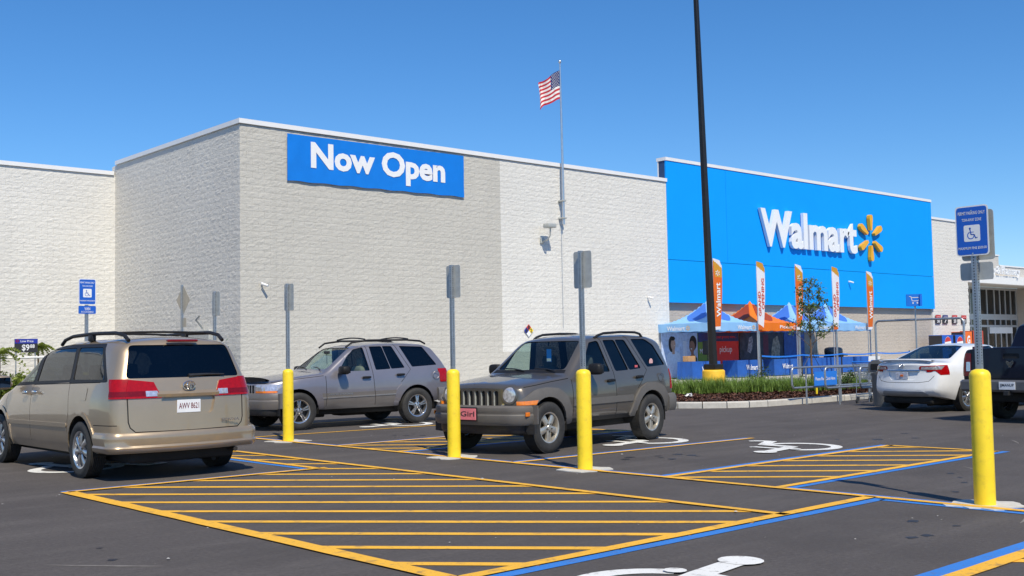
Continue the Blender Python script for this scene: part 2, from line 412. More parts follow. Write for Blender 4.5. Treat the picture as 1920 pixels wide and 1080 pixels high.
store = empty('store_building', (16.14, 30.10, 0), label='long pale block superstore with a bright blue sign panel behind the car park', cat='store')
SX, SY = 16.14, 30.10
BW, BH, MJ = .4064, .2032, .004
def block_variant(k, half=False):
    """one split-face block: rough front (towards -y), flat sides; x along the wall, z up, origin at its lower left back"""
    r_ = random.Random(100 + k); w = (BW / 2 if half else BW) - MJ; h = BH - MJ; nx, nz = 5, 4
    vs = []
    for j in range(nz):
        for i in range(nx):
            e = i in (0, nx - 1) or j in (0, nz - 1)
            d = r_.uniform(.008, .012) if e else r_.uniform(.008, .018)
            jx = 0 if i in (0, nx - 1) else r_.uniform(-.02, .02); jz = 0 if j in (0, nz - 1) else r_.uniform(-.014, .014)
            vs.append((MJ / 2 + w * i / (nx - 1) + jx, -d, MJ / 2 + h * j / (nz - 1) + jz))
    fs = [(j * nx + i, j * nx + i + 1, (j + 1) * nx + i + 1, (j + 1) * nx + i) for j in range(nz - 1) for i in range(nx - 1)]
    ring = [i for i in range(nx)] + [j * nx + nx - 1 for j in range(1, nz)] + [(nz - 1) * nx + i for i in range(nx - 2, -1, -1)] + [j * nx for j in range(nz - 2, 0, -1)]
    b = len(vs); vs += [(vs[i][0], .03, vs[i][2]) for i in ring]; m_ = len(ring)
    fs += [(ring[(q + 1) % m_], ring[q], b + q, b + (q + 1) % m_) for q in range(m_)]
    return vs, fs
VAR = [block_variant(k) for k in range(14)]; VARH = [block_variant(50 + k, True) for k in range(4)]
_bm_cache = {}
def block_mesh(k, m, half):
    key = (k, m.name, half)
    if key not in _bm_cache:
        mb = MB(); mb.add(*(VARH[k] if half else VAR[k])); _bm_cache[key] = mb.mesh('split_face_block', m)
    return _bm_cache[key]
def block_wall(part, org, ang, length, height, colour, single=lambda c, r_: False, z0=0.0):
    """lays blocks on the outer face of a wall part; org is the lower left of the face, ang the wall's direction"""
    ca, sa = math.cos(ang), math.sin(ang); st = {}
    rows = int(height / BH + .01); r0 = int(z0 / BH)
    for r_ in range(r0, rows):
        x = 0.0 if r_ % 2 == 0 else -BW / 2; ci = 0
        while x < length - .05:
            half = False; xx = x
            if x < 0: half = True; xx = 0.0
            elif x + BW > length + .02: half = True
            c = (xx + BW / 2, (r_ + .5) * BH); m = colour(*c)
            k = random.randrange(4 if half else 14)
            px, py, pz = org[0] + ca * xx, org[1] + sa * xx, org[2] + r_ * BH
            if single(*c):
                o = bpy.data.objects.new('block', block_mesh(k, m, half)); link(o, part)
                o.location = (px - part['ox'], py - part['oy'], pz); o.rotation_euler = (0, 0, ang)
            else:
                mb = st.setdefault(m.name, (m, MB()))[1]
                vs, fs = VARH[k] if half else VAR[k]
                mb.add([(px + ca * a - sa * b - part['ox'], py + sa * a + ca * b - part['oy'], pz + z) for a, b, z in vs], fs)
            x = x + BW if x >= 0 else BW / 2
    for nm, (m, mb) in st.items(): mb.obj('blockwork', m, part, kind='stuff')
def wall_part(name, x0, x1, y0, y1, z0, z1, m):
    o = MB().box(x0 - SX, x1 - SX, y0 - SY, y1 - SY, z0, z1).obj(name, m, store)
    o['ox'] = SX; o['oy'] = SY; return o
def box_part(name, x0, x1, y0, y1, z0, z1, m, parent=store):
    return MB().box(x0 - SX, x1 - SX, y0 - SY, y1 - SY, z0, z1).obj(name, m, parent)
ZT = 8.56
XE = 36.2                                          # right end of the grey front wall
fw = wall_part('front_wall', SX, XE, SY, SY + .30, 0, ZT, MT['w_beige'])
PB = 26 * BW                                       # where the paint changes from beige to white
block_wall(fw, (SX, SY, 0), 0.0, PB, 8.55, lambda u, z: MT['w_beige'], lambda u, z: (u < 2.9 and z > 1.7) and z < 6.8)
block_wall(fw, (SX + PB, SY, 0), 0.0, 23 * BW, 8.55, lambda u, z: MT['w_white'] if z > 1.52 else MT['w_beige'])
MB().box(PB + 23 * BW + .002, XE - SX, -.014, -.001, 0, ZT - .003).obj('corner_trim', MT['w_white'], fw)
YL = 39.73
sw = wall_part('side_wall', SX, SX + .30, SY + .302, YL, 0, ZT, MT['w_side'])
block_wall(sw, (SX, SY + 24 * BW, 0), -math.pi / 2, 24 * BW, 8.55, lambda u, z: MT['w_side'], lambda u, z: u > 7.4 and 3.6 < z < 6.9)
lw = wall_part('rear_wing_wall', -6.0, SX - .001, YL - .15, YL + .15, 0, 8.19, MT['w_white'])
block_wall(lw, (SX - 12.19, YL - .15, 0), 0.0, 12.19, 8.17, lambda u, z: MT['w_white'], lambda u, z: u > 10.1 and 5.4 < z < 7.2)
tw = wall_part('lower_wall', XE + .002, 59.5, SY + .22, SY + .5, 0, 3.5, MT['w_tan'])
block_wall(tw, (XE + .05, SY + .22, 0), 0.0, 59.5 - XE - .05, 3.36, lambda u, z: MT['w_tan'])
rw = wall_part('entrance_pier', 59.502, 64.0, SY + .10, SY + .5, 0, ZT, MT['w_white'])
block_wall(rw, (59.55, SY + .10, 0), 0.0, 4.45, 8.55, lambda u, z: MT['w_white'])
# parapet copings
def coping(name, x0, x1, y0, y1, z0, z1): return box_part(name, x0, x1, y0, y1, z0, z1, MT['coping'])
coping('coping', SX - .07, XE + .02, SY - .07, SY + .36, ZT + .004, ZT + .15)
coping('coping', SX - .07, SX + .36, SY + .362, YL - .27, ZT + .004, ZT + .15)
coping('coping', -6.0, SX - .075, YL - .22, YL + .2, 8.195, 8.34)
coping('coping', 59.60, 64.05, SY + .03, SY + .55, ZT + .004, ZT + .13)
coping('coping', XE - .03, 59.58, SY - .06, SY + .47, 9.50, 9.64)
# roofs close the volumes
box_part('roof', SX + .31, 64, SY + .51, 60, 7.9, 8.0, MT['conc'])
box_part('roof', -6, SX - .01, YL + .16, 60, 7.6, 7.7, MT['conc'])
# blue sign panel: three stucco panels with reveals, on a backing
box_part('panel_backing', XE + .004, 59.55, SY + .04, SY + .40, 3.42, 9.50, mat('dark_reveal', (.02, .06, .16), .8))
for (a, b, c, d) in ((XE + .002, 40.36, 5.245, 9.495), (40.375, 59.56, 5.245, 9.495), (XE + .002, 59.56, 3.40, 5.225)):
    box_part('blue_panel', a, b, SY - .03, SY + .038, c, d, MT['blue_panel'])
box_part('panel_return', XE - .012, XE + .001, SY + .37, SY + .43, 8.72, 9.49, MT['coping'])
# entrance to the right
MT['frame_al'] = mat('clear_aluminium_frame', (.60, .62, .64), .4, .6, var=.05)
MT['store_glass'] = glass_mat('storefront_glass', (.10, .12, .13), 1.6)
box_part('entrance_fascia', 64.002, 92, SY - .02, SY + .4, 5.06, 5.57, MT['white'])
box_part('entrance_soffit', 64.002, 92, SY + .402, 33.45, 5.2, 5.3, MT['smooth_beige'])
box_part('upper_wall', 64.06, 69.0, SY + .42, SY + .72, 5.58, 6.86, MT['smooth_beige'])
box_part('upper_wall', 69.002, 92, SY + .43, SY + .72, 5.58, 6.22, MT['smooth_beige'])
box_part('coping', 64.06, 69.05, SY + .38, SY + .76, 6.865, 6.95, MT['coping'])
box_part('coping', 69.06, 92, SY + .38, SY + .76, 6.225, 6.31, MT['coping'])
GY = 33.5
gz = box_part('storefront', 64.0, 92, GY + 5.5, GY + 5.6, 0, 5.3, mat('store_interior', (.10, .09, .085), .8, var=.4, vs=.7))
box_part('entrance_floor', 64.0, 92, SY + .6, GY + 5.45, .06, .10, MT['conc'])
mx = [70.2, 71.1, 72.3, 73.57, 74.7, 75.55, 76.4, 77.25, 78.15]
for i, x in enumerate(mx): box_part('mullion', x - .05, x + .05, GY - .06, GY + .06, .1, 5.19, MT['frame_al'], gz)
for z0, z1 in ((.1, .25), (2.48, 2.62), (2.98, 3.36), (5.02, 5.19)): box_part('transom', 70.25, 78.1, GY - .07, GY + .05, z0, z1, MT['frame_al'], gz)
box_part('door_header', 73.7, 77.2, GY - .12, GY - .075, 2.05, 2.47, MT['white'], gz)
for i in range(len(mx) - 1):
    for z0, z1 in ((.25, 2.48), (2.62, 2.98), (3.36, 5.02)):
        box_part('pane', mx[i] + .05, mx[i + 1] - .05, GY - .01, GY + .01, z0, z1, MT['store_glass'], gz)
pw = wall_part('porch_wall', 78.3, 78.6, SY + .61, GY + 5.4, 0, 5.19, MT['w_tan'])
block_wall(pw, (78.3, GY + 5.4, 0), -math.pi / 2, GY + 4.7 - SY, 5.1, lambda u, z: MT['w_tan'])
box_part('pier_return', 63.7, 63.99, SY + .502, GY + 5.4, 0, 8.5, MT['w_white'])
# things seen inside the doorway
for i, (x, c, h) in enumerate(((71.6, (.05, .10, .45), 1.6), (74.3, (.35, .05, .04), 1.5), (75.2, (.30, .24, .16), 1.3), (76.6, (.05, .09, .35), 1.7), (77.5, (.28, .10, .05), 1.4))):
    MB().bbox(x - .45, x + .45, GY + 2.0, GY + 2.6, .1, h, .04).obj('display_rack', mat('rack_%d' % i, c, .5, var=.6, vs=9), None, label=['blue display rack inside the glass entrance, nearest the pier', 'red display rack just inside the entrance doors', 'brown display rack just inside the entrance doors', 'blue display rack inside the entrance, behind the pickup', 'rust-coloured display rack at the far right inside the entrance'][i], cat='display rack', group='racks inside the entrance')
# pavement along the front
pv = MB().box(16.3, 95, 25.6, SY + .1, 0, .15).obj('pavement', MT['conc'], None, kind='structure')

# ------------------------------------------------------------ lettering
_tc = {}
def text_data(s, bold=.0, ext=.0, bevel=0.0, spacing=1.0):
    key = (s, bold, ext, bevel, spacing)
    if key in _tc: return _tc[key]
    cu = bpy.data.curves.new('lettering', 'FONT'); cu.body = s; cu.size = 1.0; cu.offset = bold; cu.extrude = ext; cu.bevel_depth = bevel
    cu.resolution_u = 3; cu.space_character = spacing; cu.fill_mode = 'BOTH' if ext else 'FRONT'
    o = bpy.data.objects.new('lettering', cu); col.objects.link(o); bpy.context.view_layer.update()
    dg = bpy.context.evaluated_depsgraph_get(); me = bpy.data.meshes.new_from_object(o.evaluated_get(dg))
    vs = np.array([v.co[:] for v in me.vertices]) if len(me.vertices) else np.zeros((0, 3)); fs = [tuple(p.vertices) for p in me.polygons]
    bpy.data.objects.remove(o); bpy.data.curves.remove(cu); bpy.data.meshes.remove(me)
    mn = vs.min(0); mxx = vs.max(0); _tc[key] = (vs, fs, mn, mxx); return _tc[key]
def add_text(mb, s, fn, u0, u1, v0, v1, bold=.0, ext=0.0, bevel=0.0, spacing=1.0):
    """fits the words into the rectangle u0..u1, v0..v1; fn(u, v, t) -> point"""
    vs, fs, mn, mx_ = text_data(s, bold, ext, bevel, spacing)
    sx = (u1 - u0) / (mx_[0] - mn[0]); sy = (v1 - v0) / (mx_[1] - mn[1])
    mb.add([fn(u0 + (x - mn[0]) * sx, v0 + (y - mn[1]) * sy, z) for x, y, z in vs], fs)
MT['let_white'] = mat('white_sign_face', (.82, .84, .87), .35, var=.02)
MT['let_yellow'] = mat('yellow_sign_face', (.86, .42, .01), .35, var=.04)
# big wall sign: channel letters and a six-rayed burst
ws = empty('wall_sign', (47.0, SY - .05, 6.2), label='large white store-name lettering with a yellow six-rayed burst on the blue panel', cat='sign')
wx0, wx1, wz0, wz1 = 42.72, 51.15, 6.13, 7.92
vs, fs, mn, mxx = text_data('Walmart', .030, .06, 0.0)
tot = mxx[0] - mn[0]; sc_u = (wx1 - wx0) / tot; sc_v = (wz1 - wz0) / (mxx[1] - mn[1])
cur = mn[0]
adv = []
for i in range(len('Walmart')):
    a = text_data('Walmart'[:i + 1], .030, .06, 0.0); adv.append(a[3][0])
starts = []
for i, ch in enumerate('Walmart'):
    cv, cf, cmn, cmx = text_data(ch, .030, .06, 0.0)
    w_ = cmx[0] - cmn[0]; end = adv[i]
    mb = MB(); mb.add([((wx0 + (end - w_ + (x - cmn[0]) - mn[0]) * sc_u) - 47.0, -.02 - (.08 + z * 1.3), wz0 + (y - mn[1]) * sc_v - 6.2) for x, y, z in cv], cf)
    mb.obj('letter', MT['let_white'], ws)
scx, scz = 52.58, 7.05
for k in range(6):
    a = R(90 + 60 * k); L0, L1 = .40, 1.22
    pts = [(-.07, L0), (.07, L0), (.155, L1 - .20), (.14, L1 - .06), (.075, L1), (-.075, L1), (-.14, L1 - .06), (-.155, L1 - .20)]
    mb = MB(); ca, sa = math.cos(a - math.pi / 2), math.sin(a - math.pi / 2)
    mb.prism(pts, lambda u, v, t: (scx + u * ca - v * sa - 47.0, t, scz + u * sa + v * ca - 6.2), -.20, -.02)
    mb.obj('burst_ray', MT['let_yellow'], ws)
# lettering over the entrance
es = MB(); add_text(es, 'Grocery & Pharmacy', lambda u, v, t: (u, SY - .10 - t, v), 65.0, 70.75, 5.50, 6.16, .012, .05)
es.obj('entrance_sign', MT['let_white'], None, label='white lettering above the glass entrance at the right', cat='sign')
# vinyl banner with gentle ripples
def banner_y(u, v): return SY - .072 - .005 * math.sin(u * 4.1 + v * 2.0) - .003 * math.sin(u * 11 - v * 5) - .006 * abs(math.sin(u * .8 + 2 * v))
bn = empty('banner', (21.3, SY - .06, 7.0), label='blue Now Open banner hung under the parapet', cat='banner')
mb = MB(); nu, nv = 60, 12; bz = lambda u: .0103 * (u - 17.73)
for j in range(nv + 1):
    for i in range(nu + 1):
        u = 17.73 + 7.2 * i / nu; v = 6.94 + 1.49 * j / nv + bz(u) * .6 + (.012 * math.sin(u * 6) if j in (0,) else 0)
        mb.v.append((u - 21.3, banner_y(u, v) - SY + .06, v - 7.0))
for j in range(nv):
    for i in range(nu): mb.f.append((j * (nu + 1) + i, j * (nu + 1) + i + 1, (j + 1) * (nu + 1) + i + 1, (j + 1) * (nu + 1) + i)); mb.m.append(0)
MT['vinyl'] = mat('blue_vinyl', (.003, .195, .72), .42, var=.06, vs=1.5)
mb.obj('sheet', MT['vinyl'], bn, smooth=60)
mb = MB(); add_text(mb, 'Now Open', lambda u, v, t: (u - 21.3, -.029, v - 7.0), 18.58, 24.06, 7.17, 8.27, .038)
mb.obj('lettering', MT['ink_white'], bn)
# ------------------------------------------------------------ vehicles
def fnc(pts, sm=0.0):
    xs = [p[0] for p in pts]; ys = [p[1] for p in pts]
    if sm == 0: return lambda x: float(np.interp(x, xs, ys))
    return lambda x: float(sum(np.interp(x + d * sm, xs, ys) for d in (-1, -.6, -.2, .2, .6, 1)) / 6)
MT['glass_clear'] = glass_mat('car_glass_clear', (.62, .72, .68), 1.5)
MT['glass_mid'] = glass_mat('car_glass_light_tint', (.34, .42, .40), 1.5)
MT['glass_dark'] = glass_mat('car_glass_privacy', (.035, .04, .05), 1.5)
MT['seat'] = mat('seat_fabric', (.10, .10, .105), .85, var=.15, vs=20)
MT['seat_lt'] = mat('light_seat_fabric', (.32, .30, .27), .85, var=.12, vs=20)
MT['dash'] = mat('dashboard', (.03, .03, .033), .6, var=.2)
MT['rim'] = mat('alloy_rim', (.60, .60, .61), .28, .9, var=.08, vs=12)
MT['rim_tan'] = mat('dusty_alloy_rim', (.56, .52, .45), .38, .7, var=.14, vs=14)
MT['disc'] = mat('brake_disc', (.06, .055, .05), .5, .6, var=.3)
MT['lampred'] = mat('red_lens', (.34, .002, .003), .22, coat=.35, spec=.3, var=.18, vs=22)
MT['lampred2'] = mat('dark_red_lens', (.16, .001, .002), .22, coat=.35, spec=.3, var=.25, vs=26)
MT['lampclear'] = mat('clear_lens', (.62, .62, .66), .08, .55, coat=1.0, var=.35, vs=26)
MT['lampamber'] = mat('amber_lens', (.78, .20, .012), .12, coat=1.0, var=.15, vs=25)
MT['seam'] = mat('panel_gap', (.010, .010, .010), .7)
MT['trim'] = mat('black_trim', (.016, .016, .018), .5, spec=.25, var=.2)
MT['mirror'] = mat('mirror_glass', (.10, .12, .15), .05, 1.0, var=.05)
MT['plate'] = mat('licence_plate', (.74, .76, .80), .4, var=.05)
def paint(name, c, metal=.55, rough=.34):
    m, nt, n, l, p = new_mat(name)
    v = coords(n, l); f = noise(n, l, v, 2.0, 4); fl_ = noise(n, l, v, 900, 2)
    cc = mixc(n, l, ramp(n, l, f, [(.3, 0.), (.7, 1.)]), tuple(x * .95 for x in c), tuple(x * 1.05 for x in c))
    cc = mixc(n, l, ramp(n, l, fl_, [(.45, 0.), (.75, .25)]), cc, tuple(min(1, x * 1.5) for x in c))
    # road film low on the body
    tc = n.new('ShaderNodeTexCoord'); sp = n.new('ShaderNodeSeparateXYZ'); l.new(tc.outputs['Object'], sp.inputs[0])
    gr = noise(n, l, v, 7, 6, .7); mm = n.new('ShaderNodeMath'); mm.operation = 'MULTIPLY_ADD'; l.new(gr, mm.inputs[0]); mm.inputs[1].default_value = .5; l.new(sp.outputs[2], mm.inputs[2])
    d = ramp(n, l, mm.outputs[0], [(.40, .30), (.85, 0.0)])
    cc = mixc(n, l, d, cc, (.16, .14, .12))
    l.new(cc, p.inputs['Base Color']); p.inputs['Metallic'].default_value = metal; p.inputs['Roughness'].default_value = rough
    p.inputs['Coat Weight'].default_value = .9; p.inputs['Coat Roughness'].default_value = .03
    l.new(bump(n, l, noise(n, l, v, 3.0, 2), .04, .01), p.inputs['Coat Normal'])
    return m
def inpoly(x, y, P):
    c = False; j = len(P) - 1
    for i in range(len(P)):
        if (P[i][1] > y) != (P[j][1] > y) and x < (P[j][0] - P[i][0]) * (y - P[i][1]) / (P[j][1] - P[i][1]) + P[i][0]: c = not c
        j = i
    return c
def rounded(poly, r=.03, k=4):
    """rounds the corners of a 2-D polygon"""
    out = []; n = len(poly)
    for i in range(n):
        p = Vector((*poly[i], 0)); a = Vector((*poly[i - 1], 0)); b = Vector((*poly[(i + 1) % n], 0))
        rr = min(r, (a - p).length * .45, (b - p).length * .45)
        s_ = p + (a - p).normalized() * rr; e = p + (b - p).normalized() * rr
        for t in np.linspace(0, 1, k):
            q = s_ * (1 - t) ** 2 + p * 2 * t * (1 - t) + e * t * t; out.append((q.x, q.y))
    return out
def circ(cx, cy, r, n=20, ry=None): return [(cx + r * math.cos(2 * math.pi * i / n), cy + (ry or r) * math.sin(2 * math.pi * i / n)) for i in range(n)]
def band(pts, w):
    """thin strip polygon along an open polyline"""
    P = [Vector((*p, 0)) for p in pts]; L_, R_ = [], []
    for i, p in enumerate(P):
        d = (P[min(i + 1, len(P) - 1)] - P[max(i - 1, 0)]).normalized(); n_ = Vector((-d.y, d.x, 0)) * (w / 2)
        L_.append(((p + n_).x, (p + n_).y)); R_.append(((p - n_).x, (p - n_).y))
    return L_ + R_[::-1]
class Car:
    """a body lofted from cross-sections along s (distance behind the nose); features are cut into it as outlines seen from the side, the end or above"""
    def __init__(c, L, W, ZB, BELT, TOP, tumble=.30, crown=.05, Rf=.10, Rr=.08, rakeF=None, rakeR=None, bowF=.12, bowR=.08, lenF=.9, lenR=.9, inward=None, fil=.11, step=.07, s0=0.0):
        c.L = L; _S = s0; st = set(np.round(np.linspace(0, L, int(L / step)), 4))
        for d in (0, .012, .03, .055, .085, .12): st.add(round(d, 4)); st.add(round(L - d, 4))
        inward = inward or fnc([(0, .075), (.12, .03), (.3, .006), (.55, 0), (.8, .012), (1, .045)])
        rakeF = rakeF or (lambda z: 0.); rakeR = rakeR or (lambda z: 0.)
        rings = []; Wm = max(W(x + _S) for x in np.linspace(0, L, 30))
        for s in sorted(st):
            w = W(s + _S); zb = ZB(s + _S); zt = TOP(s + _S); bl = BELT(s + _S)
            for d, Rr_ in ((s, Rf), (L - s, Rr)):
                if d < Rr_:
                    ins = Rr_ - math.sqrt(max(0, Rr_ ** 2 - (Rr_ - d) ** 2)); w -= ins; zb += ins * .6; zt -= ins * .55
            bl = min(bl, zt - .05); half = [(0, zb), (w * .5, zb), (w - .16, zb)]
            for t in (0, .06, .14, .24, .36, .48, .60, .72, .82, .91, 1.0): half.append((w - inward(t), zb + (bl - zb) * t))
            yA = w - inward(1.0); h = zt - bl; cr = min(crown, .45 * h); hB = h - cr
            yB = max(yA - tumble * hB - .02, .3 * yA); A = Vector((yA, bl)); Bp = Vector((yB, bl + hB)); AB = (A - Bp)
            r_ = min(fil, AB.length * .5); P0 = Bp + AB.normalized() * r_
            r2 = min(fil * 1.3, yB * .4); y2 = yB - r2; P2 = Vector((y2, zt - cr * (y2 / yB) ** 2))
            for t in (.2, .4, .6, .8, 1.0): q = A.lerp(P0, t); half.append((q.x, q.y))
            for t in (.2, .4, .6, .8, 1.0): q = P0 * (1 - t) ** 2 + Bp * 2 * t * (1 - t) + P2 * t * t; half.append((q.x, q.y))
            for t in (.2, .4, .6, .8, 1.0): y = y2 * (1 - t); half.append((y, zt - cr * (y / yB) ** 2))
            rings.append((s, half))
        n = len(rings[0][1])
        def dfm(s, y, z):
            ff = max(0., 1 - s / lenF) ** 1.2; fr = max(0., 1 - (L - s) / lenR) ** 1.2
            return (_S + s + (rakeF(z) + bowF * (y / Wm) ** 2) * ff - (rakeR(z) + bowR * (y / Wm) ** 2) * fr, y, z)
        vs = []; fs = []; full = 2 * n - 2
        for s, half in rings:
            ring = half + [(-y, z) for y, z in half[-2:0:-1]]
            vs += [dfm(s, y, z) for y, z in ring]
        for i in range(len(rings) - 1):
            for k in range(full):
                k2 = (k + 1) % full; fs.append((i * full + k, (i + 1) * full + k, (i + 1) * full + k2, i * full + k2))
        ny = 10
        for ri, flip in ((0, False), (len(rings) - 1, True)):
            s, half = rings[ri]; b = len(vs); idx = []
            for i, (y, z) in enumerate(half):
                row = []
                for j in range(ny + 1):
                    yy = y * (2 * j / ny - 1)
                    if j == ny: row.append(ri * full + i)
                    elif j == 0: row.append(ri * full + ((full - i) % full if 0 < i < n - 1 else i))
                    elif y < 1e-6: row.append(ri * full + i)
                    else: vs.append(dfm(s, yy, z)); row.append(len(vs) - 1)
                idx.append(row)
            for i in range(n - 1):
                for j in range(ny):
                    q = [idx[i][j], idx[i][j + 1], idx[i + 1][j + 1], idx[i + 1][j]]; qq = []
                    for a in q:
                        if a not in qq: qq.append(a)
                    if len(qq) > 2: fs.append(tuple(qq[::-1] if flip else qq))
        me = bpy.data.meshes.new('tmp'); me.from_pydata(vs, [], fs); me.update()
        c.bm = bmesh.new(); c.bm.from_mesh(me); bpy.data.meshes.remove(me)
        bmesh.ops.remove_doubles(c.bm, verts=c.bm.verts[:], dist=1e-5)
        bmesh.ops.recalc_face_normals(c.bm, faces=c.bm.faces[:])
        c.lay = c.bm.faces.layers.int.new('reg'); c.regs = []
    def region(c, name, poly, view, mats, off=0.0, ok=None, split=True, skirt=None, mirror=False, only=None):
        """cuts an outline into the body. view: side | front | rear | top. mats: material (None deletes the faces)"""
        rid = len(c.regs) + 1; c.regs.append(dict(name=name, mat=mats, off=off, split=split, skirt=skirt))
        ax = {'side': (0, 2), 'front': (1, 2), 'rear': (1, 2), 'top': (0, 1), 'bottom': (0, 1)}[view]
        base = {'side': lambda f: abs(f.normal.y) > .28, 'front': lambda f: f.normal.x < -.16, 'rear': lambda f: f.normal.x > .16, 'top': lambda f: f.normal.z > .35, 'bottom': lambda f: f.normal.z < -.35}[view]
        for mir in ((1, -1) if mirror else (1,)):
            P = [((mir * p[0], p[1]) if view in ('front', 'rear') else (p[0], mir * p[1]) if view == 'top' else p) for p in poly]
            lo = (min(p[0] for p in P) - .004, min(p[1] for p in P) - .004); hi = (max(p[0] for p in P) + .004, max(p[1] for p in P) + .004)
            def fit(f, lo, hi):
                a0 = [v.co[ax[0]] for v in f.verts]; a1 = [v.co[ax[1]] for v in f.verts]
                return max(a0) >= lo[0] and min(a0) <= hi[0] and max(a1) >= lo[1] and min(a1) <= hi[1]
            good = lambda f: base(f) and (ok is None or ok(f.calc_center_median())) and (only is None or f[c.lay] in only)
            cand = [f for f in c.bm.faces if good(f) and fit(f, lo, hi)]
            for i in range(len(P)):
                p, q = P[i], P[(i + 1) % len(P)]; dx, dy = q[0] - p[0], q[1] - p[1]
                if abs(dx) + abs(dy) < 1e-6: continue
                l2 = (min(p[0], q[0]) - .004, min(p[1], q[1]) - .004); h2 = (max(p[0], q[0]) + .004, max(p[1], q[1]) + .004)
                sel = [f for f in cand if f.is_valid and fit(f, l2, h2)]
                if not sel: continue
                es = {e for f in sel for e in f.edges}; vv = {v for f in sel for v in f.verts}
                co = Vector((0, 0, 0)); co[ax[0]] = p[0]; co[ax[1]] = p[1]; no = Vector((0, 0, 0)); no[ax[0]] = -dy; no[ax[1]] = dx
                r_ = bmesh.ops.bisect_plane(c.bm, geom=list(vv) + list(es) + sel, dist=1e-5, plane_co=co, plane_no=no.normalized())
                new = [g_ for g_ in r_['geom'] if isinstance(g_, bmesh.types.BMFace)]
                for f in new: f.normal_update()
                cand = list({f for f in cand if f.is_valid} | set(new))
            for f in cand:
                if f.is_valid and good(f):
                    ce = f.calc_center_median()
                    if inpoly(ce[ax[0]], ce[ax[1]], P): f[c.lay] = rid
        return rid
    def finish(c, parent, body_name, body_mat, s_mid, sub=None):
        """turns the regions into objects under parent; returns {region name: [objects]}"""
        bm = c.bm; out = {}
        groups = {}
        for f in bm.faces:
            rid = f[c.lay]
            side = 0
            if rid and c.regs[rid - 1]['split']: side = 1 if f.calc_center_median().y > 0 else -1
            groups.setdefault((rid, side), []).append(f)
        for (rid, side), fl in sorted(groups.items()):
            reg = c.regs[rid - 1] if rid else dict(name=body_name, mat=body_mat, off=0, skirt=None)
            if reg['mat'] is None: continue
            mp = {}; vs = []; nr = {}
            for f in fl:
                for v in f.verts:
                    if v not in mp: mp[v] = len(mp); vs.append(v)
                    nr[v] = nr.get(v, Vector((0, 0, 0))) + f.normal * f.calc_area()
            pos = [v.co + nr[v].normalized() * reg['off'] if nr[v].length > 0 else v.co.copy() for v in vs]
            mb = MB(); mb.add([(s_mid - p.x, p.y, p.z) for p in pos], [tuple(mp[v] for v in reversed(f.verts)) for f in fl])
            if reg['off']:
                fset = set(fl); mb.cur = 1 if reg['skirt'] else 0
                for f in fl:
                    for e in f.edges:
                        if sum(1 for g_ in e.link_faces if g_ in fset) == 1:
                            a, b = e.verts
                            q = [a.co, b.co, pos[mp[b]], pos[mp[a]]]; mb.add([(s_mid - p.x, p.y, p.z) for p in q], [(0, 1, 2, 3)])
            mats = [reg['mat']] + ([reg['skirt']] if reg['skirt'] and reg['off'] else [])
            par = parent
            if sub and reg['name'] in sub and sub[reg['name']] in out:
                par = out[sub[reg['name']]][0 if side >= 0 else -1]
            o = mb.obj(reg['name'], mats if len(mats) > 1 else mats[0], par, smooth=38)
            if par is not parent: pass
            out.setdefault(reg['name'], []).append(o)
        bm.free(); return out
